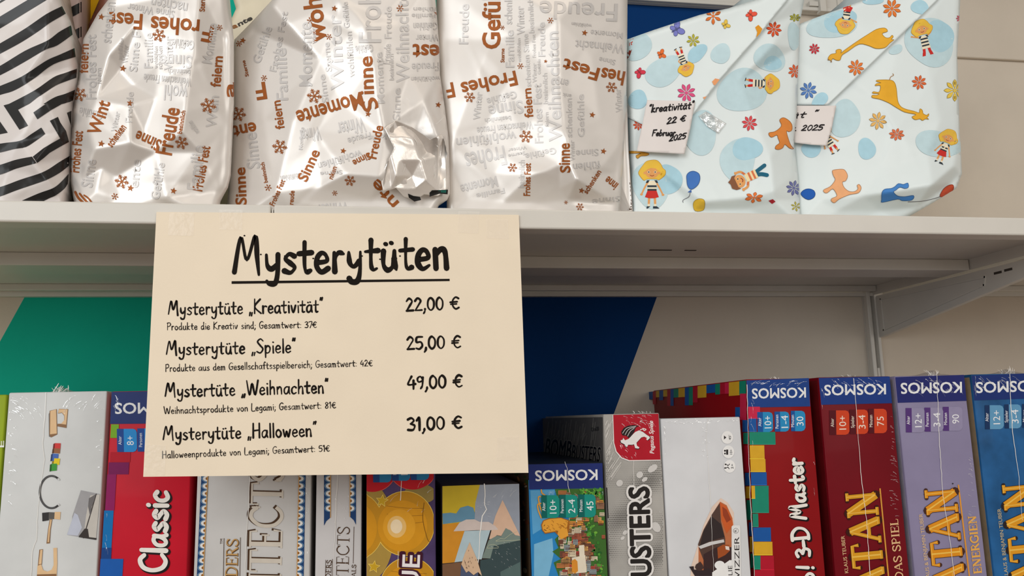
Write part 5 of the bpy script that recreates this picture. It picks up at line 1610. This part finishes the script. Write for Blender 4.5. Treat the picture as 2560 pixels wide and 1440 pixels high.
pt.poly(green, [(1096, 476), (1116, 475), (1115, 482), (1098, 481)], 2, 'green_glimpse')
for q in ((1062, 330, 26), (1040, 355, 18), (1095, 370, 24), (1010, 420, 20), (1060, 400, 16), (1085, 440, 20), (1030, 465, 18), (1100, 300, 30), (1020, 250, 16)):
    rng = random.Random(int(q[0]))
    a = rng.uniform(.6, 2.4)
    pt.line(m_seam, [(q[0] - q[2] * .5 * math.cos(a), q[1] - q[2] * .5 * math.sin(a)), (q[0] + 2, q[1]), (q[0] + q[2] * .5 * math.cos(a), q[1] + q[2] * .5 * math.sin(a))], 1.3, 3, 'tape_wrinkle', wob=.5, taper=.5)
pt.build(FT)

# ---------------------------------------------------------------- silver bag, right
PD = Paper([(1088, -150), (1092, 100), (1098, 200), (1108, 262), (1117, 349), (1117, '*'), (1546, '*'), (1549, 520), (1558, 420), (1566, 240), (1568, 100), (1570, -150)], 0.718,
           [(1112, 100, 2), (1116, 400, 4), (1170, 240, 11), (1230, 100, 15), (1310, 120, 18), (1396, 48, 30), (1398, 200, 27), (1412, 330, 30), (1430, 420, 36), (1443, 448, 38), (1480, 140, 18), (1560, 60, 2), (1560, 300, 2), (1500, 300, 14), (1490, 335, 15), (1555, 352, 3), (1508, 415, 17), (1510, 490, 10), (1212, 318, 10), (1300, 350, 16), (1400, 412, 27), (1240, 430, 10), (1330, 440, 22), (1170, 495, 2), (1260, 505, 6), (1400, 470, 15), (1420, 500, 9), (1340, 505, 7), (1540, 510, 0), (1480, 440, 20), (1540, 430, 4)],
           thick=0.075, seed=41, R=16, rmm=8, blur=1, crumple=.6)
b = paper_bag('gift_bag', PD, m_silver, 'silver Christmas bag with a folded peak, next to the blue kids-paper bag')
BD = PD.mesh('back_panel', m_silver, b, [(1540, 240), (1567, 240), (1572, 380), (1582, 530), (1540, 530)], extra=lambda x, y: np.full(np.shape(x), -9.0), thick=0.0005)
p = Print(PD.surf(), True, clip=PD.outline)
words(p, ROSE, [('Gefühle', 1250, 122, 1250, -72, 46), ('Sterne', 1261, 156, 1261, 121, 10), ('Frohes', 1288, 177, 1150, 208, 37), ('F', 1132, 206, 1112, 210, 38), ('Fest', 1501, 172, 1412, 146, 33), ('hes', 1564, 180, 1506, 169, 36), ('feiern', 1333, 293, 1327, 220, 22),
                ('inne', 1424, 412, 1424, 358, 30), ('S', 1425, 432, 1425, 414, 26), ('Frohes Fest', 1325, 490, 1327, 408, 17), ('schenken', 1468, 486, 1504, 430, 14), ('inne', 1547, 460, 1521, 440, 22)], .022, 'rose_gold_lettering')
for x, y, r in ((1174, 243, 14), (1315, 341, 17), (1281, 419, 12), (1529, 218, 14), (1301, 165, 8), (1376, 51, 8), (1256, 69, 6), (1450, 517, 10), (1415, 506, 5)):
    flake(p, ROSE, x, y, r, 5)
for x, y in ((1462, 82), (1481, 287), (1509, 378), (1454, 477), (1364, 153)):
    star(p, ROSE, x, y, 8 if x != 1364 else 5)
words(p, PALE, [('Familie', 1286, 168, 1284, 75, 22), ('schenken', 1280, 60, 1280, -30, 20), ('wohlfühlen', 1303, 155, 1301, 95, 9), ('Winter', 1312, 86, 1309, 14, 20), ('schenken Sinne', 1328, 216, 1320, 84, 14), ('besinnlich', 1336, 82, 1332, -4, 14), ('Frohes Fest', 1340, 143, 1338, 85, 9),
                ('Winter', 1342, 206, 1341, 157, 11), ('Frohes Fest', 1358, 357, 1353, 208, 22), ('besinnlich', 1370, 259, 1368, 182, 12), ('feiern', 1372, 316, 1371, 280, 10), ('Weihnachten', 1405, 353, 1396, 78, 34), ('Freude', 1363, 141, 1362, 55, 18), ('Gefühle', 1352, 185, 1351, 147, 8),
                ('schenken', 1431, 343, 1430, 245, 15), ('Gefühle', 1462, 342, 1460, 235, 17), ('Winter', 1438, 402, 1436, 350, 12), ('Gefühle', 1289, 226, 1216, 246, 20), ('Sinne', 1305, 250, 1220, 264, 34), ('besinnlich', 1277, 289, 1212, 296, 12), ('Weihnachten Freude', 1331, 303, 1192, 318, 20),
                ('wohlfühlen', 1289, 328, 1140, 346, 26), ('Frohes', 1259, 364, 1160, 384, 50), ('Gefühle', 1389, 368, 1312, 384, 17), ('Winter', 1316, 364, 1270, 372, 9), ('Sterne', 1312, 378, 1270, 386, 9), ('Momente', 1240, 440, 1150, 462, 28), ('Freude', 1545, 10, 1350, 2, 46),
                ('Momente', 1558, 82, 1478, 74, 16), ('Weihnacht', 1562, 112, 1440, 100, 24), ('Sinne', 1540, 150, 1500, 142, 14), ('wohlfühlen', 1480, 60, 1430, 55, 10), ('Sinne', 1496, 372, 1440, 376, 18), ('fühlen', 1500, 402, 1432, 410, 20), ('Sinne', 1552, 490, 1480, 500, 14),
                ('besinnlich', 1310, 470, 1312, 400, 16), ('Familie', 1260, 470, 1190, 484, 14), ('Winter', 1200, 300, 1206, 230, 18), ('Freude', 1170, 110, 1172, 10, 24), ('Winter', 1556, 280, 1552, 220, 16), ('en', 1424, 200, 1404, 196, 22), ('enk', 1430, 236, 1408, 232, 10)], .012, 'pale_lettering')
p.build(b)
bp_ = Print(PD.surf(lambda x, y: np.full(np.shape(x), -9.0)), True)
bp_.text(ink((70, 46, 34)), 'hes Fest', (1579, 524), (1575, 456), 11, .02, 1, 'dark_lettering')
bp_.build(BD)

# ---------------------------------------------------------------- kids paper
BLUE1, BLUE2 = ink((194, 218, 224)), ink((172, 210, 224))


def xf(cx, cy, k, rot, flip=1):
    c, s = math.cos(math.radians(rot)), math.sin(math.radians(rot))
    return lambda pts: [(cx + k * (flip * x * c - y * s), cy + k * (flip * x * s + y * c)) for x, y in pts]


def flower(p, cx, cy, r, rgb, rot=0, n=8, sq=1.0):
    p.new('flower_print')
    dkc = tuple(int(v * .72) for v in rgb)
    for j in range(n):
        a = math.radians(rot + 360 / n * j)
        ux, uy = math.cos(a), math.sin(a) * sq
        pe = lambda w, l0, l1: [(cx + r * (l0 + (l1 - l0) * t) * ux - r * w * math.sin(math.pi * t ** 1.4) * math.sin(a), cy + r * (l0 + (l1 - l0) * t) * uy + r * w * math.sin(math.pi * t ** 1.4) * math.cos(a)) for t in np.linspace(0, 1, 8)] + \
             [(cx + r * (l0 + (l1 - l0) * t) * ux + r * w * math.sin(math.pi * t ** 1.4) * math.sin(a), cy + r * (l0 + (l1 - l0) * t) * uy - r * w * math.sin(math.pi * t ** 1.4) * math.cos(a)) for t in np.linspace(1, 0, 8)[1:-1]]
        p.poly(ink(dkc), pe(.19, .10, 1.0), 3, 'flower_print')
        p.poly(ink(rgb), pe(.145, .13, .95), 4, 'flower_print')
    p.ell(ink(rgb), cx, cy, r * .16, r * .16 * sq, 0, 5, 'flower_print', 10)


def blob(p, cx, cy, rx, ry, rot, m, lv=1):
    p.new('blue_spot_print')
    a = np.linspace(0, 2 * math.pi, 36, endpoint=False)
    k = 1 + .06 * np.sin(2 * a + cx) + .05 * np.sin(3 * a + cy)
    c, s = math.cos(math.radians(rot)), math.sin(math.radians(rot))
    x, y = rx * k * np.cos(a), ry * k * np.sin(a)
    p.poly(m, np.stack([cx + x * c - y * s, cy + x * s + y * c], 1), lv, 'blue_spot_print')


def butterfly(p, cx, cy, k, rot, rgb):
    p.new('butterfly_print')
    T = xf(cx, cy, k, rot)
    dkc = ink(tuple(int(v * .7) for v in rgb))
    for sgn in (-1, 1):
        for w, l, a, g in ((.46, .78, -42, 0), (.34, .55, 35, 0)):
            aa = math.radians(a)
            ex, ey = sgn * math.cos(aa) * l * .62, math.sin(aa) * l * .62
            for sc_, m, lv in ((1.0, dkc, 3), (.86, ink(rgb), 4)):
                q = np.linspace(0, 2 * math.pi, 18, endpoint=False)
                pts = [(ex + sgn * (math.cos(aa) * l * .5 * sc_ * math.cos(t)) - math.sin(aa) * w * .62 * sc_ * math.sin(t), ey + math.sin(aa) * l * .5 * sc_ * math.cos(t) + sgn * math.cos(aa) * w * .62 * sc_ * math.sin(t)) for t in q]
                p.poly(m, T(pts), lv, 'butterfly_print')
    p.line(dkc, T([(0, -.4), (0, .4)]), k * .12, 5, 'butterfly_print', smooth=False)


def skin(): return ink((226, 160, 96))


def girl(p, cx, cy, k, rot, pose='down', bottom='skirt', flip=1):
    """a small printed girl, about 2 units tall, upright for rot = 0; centre at her waist"""
    p.new('girl_print')
    T = xf(cx, cy, k, rot, flip)
    hair, hd = ink((234, 190, 70)), ink((196, 146, 40))
    sk, dkm, cr, rd = skin(), ink((44, 56, 66)), ink((238, 226, 198)), ink((202, 44, 38))
    W = k * .02
    if pose == 'down':
        arms = [[(-.18, -.26), (-.34, .02), (-.46, .28)], [(.18, -.26), (.34, .02), (.48, .30)]]
    elif pose == 'up':
        arms = [[(-.16, -.26), (-.42, -.34), (-.62, -.42)], [(.18, -.28), (.44, -.44), (.56, -.72)]]
    else:
        arms = [[(-.16, -.26), (-.36, -.40), (-.30, -.64)], [(.16, -.26), (.30, -.05), (.12, .05)]]
    for a in arms:
        p.line(sk, T(a), k * .085, 4, 'child_print', taper=.25)
        e = T([a[-1]])[0]
        p.ell(sk, e[0], e[1], k * .065, k * .05, rot, 4, 'child_print', 8)
    for s in (-1, 1):
        if bottom == 'skirt':
            p.line(sk, T([(s * .12, .30), (s * .14, .72)]), k * .10, 3, 'child_print', smooth=False)
            p.line(cr, T([(s * .14, .70), (s * .14, .80)]), k * .10, 4, 'child_print', smooth=False, caps=False)
            p.poly(dkm, T([(s * .14 - .09, .80), (s * .14 + .07, .80), (s * .14 + .12 * s + .07, .90), (s * .14 - .10, .90)]), 5, 'child_print')
        else:
            p.line(rd, T([(s * .13, .34), (s * .17, .62)]), k * .15, 4, 'child_print', smooth=False)
            if bottom == 'boots':
                p.poly(rd, T([(s * .17 - .08, .56), (s * .17 + .08, .56), (s * .17 + .09 + .05 * s, .76), (s * .17 - .09 + .05 * s, .76)]), 4, 'child_print')
            else:
                p.line(sk, T([(s * .17, .64), (s * .19, .78)]), k * .09, 4, 'child_print', smooth=False)
                p.line(dkm, T([(s * .12, .84), (s * .28, .80)]), k * .05, 5, 'child_print', smooth=False)
    body = [(-.19, -.32), (.19, -.32), (.21, .05), (.24, .38), (-.24, .38), (-.21, .05)]
    p.poly(cr, T(body), 5, 'child_print')
    for y0 in ((-.12, .04) if bottom == 'skirt' else (-.2, -.02, .16)):
        p.poly(dkm, T([(-.20, y0), (.20, y0), (.205, y0 + .085), (-.205, y0 + .085)]), 6, 'child_print')
    if bottom == 'skirt':
        p.poly(rd, T([(-.20, .12), (.20, .12), (.30, .40), (.10, .45), (-.12, .45), (-.31, .40)]), 7, 'child_print')
    for s in (-1, 1):
        p.poly(dkm, T([(s * .10, -.34), (s * .22, -.34), (s * .27, -.22), (s * .18, -.22)]), 7, 'child_print')
    hp = [(0, -1.22), (.22, -1.20), (.38, -1.04), (.46, -.88), (.58, -.76), (.56, -.58), (.44, -.46), (.28, -.36), (.18, -.40), (-.2, -.40), (-.34, -.34), (-.48, -.48), (-.58, -.66), (-.50, -.84), (-.38, -1.0), (-.24, -1.16)]
    hs = smooth_line(hp + [hp[0]], 3)
    p.poly(hd, T([(x * 1.04, (y + .8) * 1.04 - .8) for x, y in hs]), 8, 'child_print')
    p.poly(hair, T(hs), 9, 'child_print')
    f = [(.30 * math.cos(t), -.70 + .27 * math.sin(t)) for t in np.linspace(0, 2 * math.pi, 20, endpoint=False)]
    p.poly(sk, T(f), 10, 'child_print')
    p.poly(hair, T([(-.30, -.72), (-.26, -.92), (0, -1.02), (.26, -.92), (.30, -.74), (.16, -.86), (-.05, -.88), (-.2, -.82)]), 11, 'child_print')
    for s in (-1, 1):
        e = T([(s * .14, -.70)])[0]
        p.ell(cr, e[0], e[1], k * .055, k * .055, 0, 12, 'child_print', 8)
        p.ell(ink((70, 34, 26)), e[0], e[1], k * .032, k * .032, 0, 13, 'child_print', 8)
        e = T([(s * .32, -.66)])[0]
        p.ell(sk, e[0], e[1], k * .06, k * .06, 0, 11, 'child_print', 8)
    p.line(ink((160, 80, 50)), T([(-.08, -.56), (0, -.53), (.08, -.56)]), max(.8, k * .03), 12, 'child_print')


def boy(p, cx, cy, k, rot):
    p.new('boy_print')
    T = xf(cx, cy, k, rot)
    sk, br, st, jn, cr = skin(), ink((136, 88, 60)), ink((216, 116, 72)), ink((30, 98, 124)), ink((240, 220, 172))
    for a in ([(-.2, -.26), (-.46, -.40), (-.52, -.70)], [(.2, -.26), (.46, -.44), (.50, -.74)]):
        p.line(sk, T(a), k * .13, 4, 'child_print')
        e = T([a[-1]])[0]; p.ell(sk, e[0], e[1], k * .1, k * .07, rot, 4, 'child_print', 8)
    p.line(jn, T([(-.08, .35), (-.16, .6), (-.34, .86)]), k * .22, 4, 'child_print')
    p.line(jn, T([(.08, .35), (.14, .6), (.22, .96)]), k * .22, 4, 'child_print')
    p.poly(cr, T([(-.22, -.32), (.22, -.32), (.26, .36), (-.26, .36)]), 5, 'child_print')
    for y0 in (-.12, .12):
        p.poly(st, T([(-.24, y0), (.24, y0), (.25, y0 + .12), (-.25, y0 + .12)]), 6, 'child_print')
    for s in (-1, 1):
        p.poly(st, T([(s * .22, -.34), (s * .36, -.42), (s * .42, -.34), (s * .26, -.22)]), 6, 'child_print')
    p.poly(br, T([(-.42, -.78), (-.38, -1.06), (-.2, -1.26), (.05, -1.24), (.22, -1.32), (.3, -1.14), (.44, -1.0), (.42, -.74), (.3, -.9), (-.3, -.9)]), 9, 'child_print')
    p.poly(sk, T([(.37 * math.cos(t), -.70 + .33 * math.sin(t)) for t in np.linspace(0, 2 * math.pi, 20, endpoint=False)]), 8, 'child_print')
    for s in (-1, 1):
        e = T([(s * .16, -.74)])[0]
        p.ell(cr, e[0], e[1], k * .07, k * .07, 0, 10, 'child_print', 8)
        p.ell(ink((60, 34, 26)), e[0], e[1], k * .045, k * .045, 0, 11, 'child_print', 8)
    p.line(ink((150, 66, 44)), T([(-.10, -.56), (0, -.50), (.12, -.56)]), k * .05, 10, 'child_print')


def outline_shape(p, pts, rgb, name, T=None, lv=3):
    p.new(name)
    q = pts if T is None else T(pts)
    q = smooth_line(list(q) + [q[0]], 3)[:-1]
    c = q.mean(0)
    p.poly(ink(rgb), q, lv + 1, name)
    p.line(ink(tuple(int(v * .74) for v in rgb)), list(q) + [q[0]], 1.3, lv + 2, name, smooth=False, caps=False)


# ---- first kids bag
PE = Paper([(1560, -20), (1566, 99), (1637, 74), (1750, 37), (1820, 21), (1905, -6), (1925, -60), (2030, -60), (2011, 0), (1999, 58), (1995, 187), (1991, 292), (1984, 350), (1991, 408), (1998, 470), (2001, 540), (2001, '*'), (1579, '*'), (1579, 530), (1572, 380)][1:], 0.736,
           [(1575, 120, 0), (1572, 400, -2), (1640, 200, 7), (1640, 420, 6), (1750, 120, 9), (1760, 300, 13), (1850, 200, 14), (1925, 60, 12), (1935, 110, 15), (1990, 120, -2), (1985, 320, 0), (1926, 392, 20), (1800, 420, 16), (1934, 478, 24), (1938, 502, 19), (1760, 505, 14), (1880, 494, 18), (1740, 524, 3), (1870, 522, 5), (1995, 500, -6), (1980, 440, 4), (1600, 515, 4), (1985, 40, 0)],
           thick=0.085, seed=52, R=14, rmm=8, blur=1, crumple=.35)
b = paper_bag('gift_bag', PE, m_kids, 'left pale blue kids-paper bag with note Kreativität 22 € and a balloon')
flapE = [(1566, 99), (1637, 74), (1750, 37), (1820, 21), (1905, -6), (1925, -60), (2000, -60), (1968, 0), (1930, 46), (1900, 84), (1878, 109), (1800, 198), (1731, 288), (1700, 350), (1620, 318), (1566, 292)]
exE = lambda x, y: 1.6 + 3.2 * np.clip(1 - np.abs((x - 1731) * 288 - (y - 288) * (-237)) / 373 / 70, 0, 1) * np.clip((x - 1650) / 120, 0, 1)
FE = PE.mesh('folded_flap', m_kids, b, flapE, extra=exE, thick=0.0004)
p = Print(PE.surf(), True, step=0.00004, clip=PE.outline)
pf = Print(PE.surf(exE), True, step=0.00004, clip=flapE)
for x, y, rx, ry, rt, m, lv in ((1588, 62 + 50, 42, 38, -50, BLUE1, 1), (1660, 178, 48, 36, -35, BLUE1, 1), (1743, 133, 28, 18, -38, BLUE2, 1), (1802, 134, 28, 22, -60, BLUE1, 1), (1594, 249, 26, 22, -35, BLUE2, 1)):
    blob(pf, x, y, rx, ry, rt, m, lv)
for x, y, rx, ry, rt, m, lv in ((1856, 226, 60, 56, 0, BLUE1, 1), (1924, 145, 38, 36, 20, BLUE1, 1), (1932, 158, 22, 18, 10, BLUE2, 2), (1752, 332, 42, 54, 10, BLUE1, 1), (1845, 400, 46, 52, 0, BLUE1, 1), (1868, 372, 36, 30, 0, BLUE2, 2), (1628, 462, 45, 60, 0, BLUE1, 1), (1672, 448, 32, 38, 0, BLUE2, 2), (1985, 90, 16, 34, 0, BLUE1, 1)):
    blob(p, x, y, rx, ry, rt, m, lv)
flower(pf, 1716, 232, 24, (222, 84, 132), 20); flower(pf, 1783, 40, 22, (226, 118, 52), 30, 6); flower(pf, 1733, 101, 17, (186, 178, 62), 15, 7)
for x, y, k, rt, cc in ((1690, 74, 27, 60, (124, 128, 200)), (1876, 36, 20, 130, (232, 88, 66)), (1598, 180, 19, 140, (214, 58, 78)), (1652, 136, 17, 70, (228, 112, 52)), (1813, 62, 16, 60, (232, 196, 80))):
    butterfly(pf, x, y, k, rt, cc)
girl(pf, 1706, 148, 36, 158, 'look', 'socks')
pf.poly(ink((222, 150, 40)), [(1888, 68), (1896, 62), (1906, 72), (1896, 92), (1890, 98), (1893, 80)], 3, 'giraffe_print')
for q in ([(1780, 204), (1788, 196), (1802, 199), (1794, 214), (1784, 212)], [(1757, 243), (1770, 240), (1778, 232), (1764, 252)]):
    pf.poly(ink((232, 160, 110)), q, 3, 'dog_print')
pf.poly(ink((190, 70, 50)), [(1567, 104), (1584, 96), (1580, 112), (1567, 118)], 3, 'child_print'); pf.poly(ink((140, 60, 44)), [(1567, 128), (1580, 124), (1574, 140), (1567, 148)], 3, 'child_print')
girl(p, 1898, 208, 42, 92, 'look', 'socks')
flower(p, 1935, 73, 20, (222, 84, 42), 10); flower(p, 1874, 308, 20, (222, 76, 82), 12); flower(p, 1988, 178, 18, (226, 100, 56), 30); flower(p, 1596, 312, 14, (220, 84, 50), 0); flower(p, 1985, 470, 20, (110, 116, 176), 12, 8); flower(p, 1885, 494, 24, (232, 120, 58), -20, 6, .6); flower(p, 1988, 44, 15, (168, 166, 60), 0, 7, .7); flower(p, 1990, 516, 13, (186, 176, 70), 20, 6)
p.poly(ink((170, 40, 50)), [(1921, 502), (1932, 498), (1939, 504), (1930, 510)], 3, 'flower_print')
dogE = [(1540 + x / 2.571, y / 2.571) for x, y in ((1052, 772), (1075, 756), (1108, 772), (1130, 800), (1131, 835), (1112, 846), (1096, 842), (1104, 880), (1122, 930), (1142, 956), (1116, 952), (1086, 928), (1072, 950), (1046, 961), (1024, 955), (1030, 936), (1052, 918), (1042, 888), (1034, 868), (1002, 882), (985, 870), (985, 853), (1020, 846), (1052, 824), (1064, 802))]
outline_shape(p, dogE, (222, 136, 62), 'dog_print')
outline_shape(p, [(1572, 378), (1600, 379), (1622, 384), (1616, 389), (1602, 390), (1594, 396), (1590, 389), (1602, 383), (1572, 383)], (222, 160, 60), 'giraffe_print')
girl(p, 1630, 470, 57, 0, 'down', 'skirt')
boy(p, 1877, 440, 44, 65 + 180)
outline_shape(p, [(1717, 450), (1717, 438), (1724, 430), (1735, 428), (1747, 434), (1750, 446), (1746, 460), (1736, 470), (1726, 473), (1719, 464)], (70, 118, 190), 'balloon_print')
p.poly(ink((60, 100, 170)), [(1722, 478), (1728, 474), (1729, 481), (1719, 481)], 4, 'balloon_print')
p.line(ink((110, 110, 116)), [(1725, 481), (1722, 492), (1708, 500), (1708, 506)], 1.4, 4, 'balloon_print')
outline_shape(p, [(1733, 512), (1737, 502), (1748, 497), (1760, 500), (1762, 514), (1757, 526), (1738, 527)], (226, 184, 60), 'balloon_print')
p.build(b)
pf.build(FE)
# clear tape closing the flap, and the price note
PE.mesh('clear_tape_strip', film_mat('shiny_tape', 0.38, 0.12, (.95, .95, .95), .6), b, [(1746, 290), (1765, 278), (1816, 308), (1796, 334), (1770, 318)], extra=lambda x, y: np.full(np.shape(x), 1.6) + .35 * np.sin(x * .25) * np.sin(y * .2), thick=0.0001, step=3)
m_note = mat('white_note_paper', (226, 218, 214), rough=0.7, vary=0.02)
PEN = ink((28, 24, 26))
exN = lambda x, y: 5.2 + 2.0 * np.clip((y - 250) / 130, 0, 1)
n_ = empty('price_note', P3(1665, 384, 0.72)); tag(n_, 'white handwritten price note stuck on the left kids-paper bag', 'note', 'handwritten notes on the bags')
SKIN[n_.name] = PE.mesh('paper', m_note, n_, [(1618, 250), (1738, 253), (1726, 320), (1711, 385), (1640, 381), (1592, 378)], extra=exN, thick=0.0003)
pn = Print(PE.surf(exN), True, lift=.0003)
pn.new('handwriting')
pn.brush(PEN, '"kreativität"', (1620, 281), (1734, 271), 19, 3.2, 1, 'handwriting', wob=.25, slant=.25, seed=3)
pn.new('handwriting')
pn.brush(PEN, '22 €', (1666, 310), (1713, 302), 17, 3.0, 1, 'handwriting', wob=.25, slant=.3, seed=4)
pn.new('handwriting')
pn.brush(PEN, 'Februar', (1629, 340), (1688, 338), 15, 3.0, 1, 'handwriting', wob=.25, slant=.25, seed=5)
pn.new('handwriting')
pn.brush(PEN, '2025', (1672, 353), (1714, 346), 16, 2.9, 1, 'handwriting', wob=.25, slant=.35, seed=6)
pn.build(n_)

# ---- second kids bag
PF = Paper([(1990, 64), (1998, 60), (2040, 44), (2160, 0), (2180, -60), (2404, -60), (2401, 0), (2399, 40), (2393, 141), (2395, 181), (2399, 322), (2403, 387), (2405, 435), (2391, 471), (2339, 503), (2282, 536), (2230, 562), (2215, '*'), (1998, '*'), (1996, 540), (1984, 400), (1980, 345), (1986, 250)], 0.756,
           [(1985, 150, -2), (1985, 450, 0), (2050, 120, 6), (2080, 380, 8), (2160, 70, 8), (2200, 260, 13), (2240, 140, 12), (2300, 60, 9), (2330, 200, 10), (2390, 100, -2), (2392, 250, -2), (2350, 300, 12), (2216, 315, 12), (2240, 330, 17), (2320, 385, 20), (2398, 330, 0), (2330, 463, 27), (2386, 414, 12), (2230, 480, 22), (2093, 527, 6), (2200, 420, 16), (2160, 490, 14), (2200, 527, -4), (2290, 520, 4), (2375, 460, -4), (2402, 430, -2), (2050, 500, 8)],
           thick=0.085, seed=63, R=12, rmm=6, blur=1, crumple=.3)
b = paper_bag('gift_bag', PF, m_kids, 'right pale blue kids-paper bag with giraffes, dog and blue cat')
flapF = [(1990, 64), (1998, 60), (2040, 44), (2160, 0), (2180, -60), (2390, -60), (2343, 0), (2222, 117), (2150, 186), (2069, 262), (1987, 262)]
exF = lambda x, y: 1.2 + 3.0 * np.clip(1 - np.abs((x - 2343) * 262 + (y) * 274) / 379 / 60, 0, 1)
FF = PF.mesh('folded_flap', m_kids, b, flapF, extra=exF, thick=0.0004)
p = Print(PF.surf(), True, step=0.00004, clip=PF.outline)
pf = Print(PF.surf(exF), True, step=0.00004, clip=flapF)
for x, y, rx, ry, rt, m, lv in ((2080, 62, 62, 34, -12, BLUE1, 1), (2100, 52, 40, 28, -20, BLUE2, 2), (2183, 0, 26, 12, 0, BLUE2, 1), (2300, 18, 22, 18, 0, BLUE2, 1), (2050, 250, 22, 16, -40, BLUE2, 1)):
    blob(pf, x, y, rx, ry, rt, m, lv)
for x, y, rx, ry, rt, m, lv in ((2325, 105, 60, 62, 0, BLUE1, 1), (2350, 90, 34, 40, 0, BLUE2, 2), (2240, 124, 18, 11, -20, BLUE1, 1), (2112, 297, 36, 50, 20, BLUE1, 1), (2028, 374, 26, 18, 0, BLUE2, 1), (2167, 372, 23, 26, 0, BLUE2, 1), (2345, 360, 56, 34, 10, BLUE1, 1), (2004, 178, 8, 7, 0, BLUE1, 1)):
    blob(p, x, y, rx, ry, rt, m, lv)
for x, y, r0, cc, rt in ((2230, 21, 24, (228, 122, 50), 20), (2036, 122, 14, (208, 50, 62), 30), (2140, 169, 21, (228, 122, 56), 10), (2021, 226, 22, (88, 128, 192), 15)):
    flower(pf, x, y, r0, cc, rt)
for x, y, r0, cc, rt, q in ((2298, 206, 19, (222, 104, 52), 12, 1), (2387, 226, 28, (238, 204, 84), 0, 1), (2195, 302, 23, (236, 186, 106), 10, 1), (2242, 336, 20, (222, 116, 74), 10, .8), (2400, 46, 10, (220, 90, 110), 0, 1)):
    flower(p, x, y, r0, cc, rt, 8, q)
girl(pf, 2117, 34, 42, 188, 'up', 'skirt')
gir = [(2070, 147), (2077, 136), (2090, 133), (2090, 126), (2098, 123), (2104, 126), (2102, 133), (2112, 125), (2145, 102), (2170, 86), (2192, 73), (2212, 70), (2219, 78), (2208, 82), (2206, 86), (2214, 94), (2224, 94), (2230, 88), (2233, 92), (2228, 99), (2235, 99), (2224, 108), (2212, 119), (2190, 121), (2172, 114), (2148, 110), (2120, 128), (2105, 138), (2100, 150), (2090, 150), (2082, 146), (2078, 151)]
outline_shape(pf, gir, (232, 172, 50), 'giraffe_print')
for q in ((2071, 149), (2078, 154)):
    pf.ell(ink((150, 110, 70)), q[0], q[1], 2, 2, 0, 5, 'giraffe_print', 8)
gi2 = [(2191, 203), (2196, 200), (2225, 200), (2236, 206), (2241, 222), (2244, 250), (2250, 264), (2262, 272), (2285, 278), (2298, 282), (2300, 272), (2306, 276), (2308, 284), (2317, 288), (2322, 284), (2321, 290), (2317, 294), (2322, 298), (2314, 297), (2306, 301), (2300, 297), (2288, 299), (2280, 292), (2290, 286), (2262, 280), (2240, 268), (2222, 257), (2200, 248), (2181, 244), (2181, 238), (2192, 238), (2198, 234), (2182, 233), (2184, 229), (2198, 230), (2201, 214), (2188, 214), (2192, 209), (2203, 207)]
outline_shape(p, gi2, (232, 172, 46), 'giraffe_print')
p.line(ink((170, 120, 60)), [(2224, 200), (2227, 192), (2234, 188), (2232, 184)], 1.4, 5, 'giraffe_print')
girl(p, 2312, 104, 46, -14, 'up', 'boots')
girl(p, 2360, 372, 42, 22, 'down', 'skirt')
girl(p, 2072, 352, 40, -32, 'down', 'socks')
dogF = [(2081, 430), (2084, 425), (2106, 423), (2114, 428), (2119, 440), (2114, 452), (2106, 455), (2110, 468), (2122, 478), (2136, 479), (2145, 472), (2143, 464), (2148, 461), (2153, 470), (2146, 482), (2126, 486), (2110, 492), (2096, 499), (2086, 507), (2078, 502), (2080, 496), (2090, 492), (2092, 486), (2082, 472), (2068, 482), (2060, 480), (2060, 474), (2076, 466), (2088, 450), (2084, 440)]
outline_shape(p, dogF, (236, 172, 122), 'dog_print')
cat = [(2204, 500), (2205, 482), (2212, 473), (2228, 471), (2238, 466), (2246, 459), (2258, 461), (2264, 459), (2270, 458), (2271, 468), (2262, 471), (2250, 468), (2240, 475), (2234, 480), (2244, 490), (2262, 492), (2284, 489), (2280, 500), (2256, 502), (2244, 498), (2206, 506)]
outline_shape(p, cat, (72, 132, 200), 'cat_print')
outline_shape(p, [(2002, 484), (2010, 475), (2022, 472), (2034, 476), (2038, 485), (2034, 494), (2022, 499), (2010, 494)], (34, 92, 176), 'balloon_print')
outline_shape(p, [(2350, 490), (2358, 474), (2370, 464), (2382, 462), (2384, 472), (2376, 484), (2360, 492)], (196, 78, 48), 'balloon_print')
p.line(ink((90, 84, 84)), [(2350, 492), (2330, 498), (2306, 503), (2270, 505)], 1.2, 4, 'balloon_print')
p.build(b)
pf.build(FF)
n_ = empty('price_note', P3(2030, 360, 0.745)); tag(n_, 'white handwritten note on the right kids-paper bag, half covered by its neighbour', 'note', 'handwritten notes on the bags')
exM = lambda x, y: 4.6 + 1.6 * np.clip((y - 260) / 100, 0, 1)
SKIN[n_.name] = PF.mesh('paper', m_note, n_, [(1987, 264), (2091, 264), (2080, 318), (2067, 364), (2030, 362), (1982, 356)], extra=exM, thick=0.0003)
pn = Print(PF.surf(exM), True, lift=.0003, clip=[(1987, 264), (2091, 264), (2080, 318), (2067, 364), (2030, 362), (1982, 356)])
pn.new('handwriting')
pn.brush(PEN, 'ät "', (1974, 296), (2040, 292), 17, 2.8, 1, 'handwriting', wob=.25, slant=.3, seed=7)
pn.new('handwriting')
pn.brush(PEN, 'r. 2025', (1976, 327), (2056, 325), 16, 2.8, 1, 'handwriting', wob=.25, slant=.3, seed=8)
pn.build(n_)
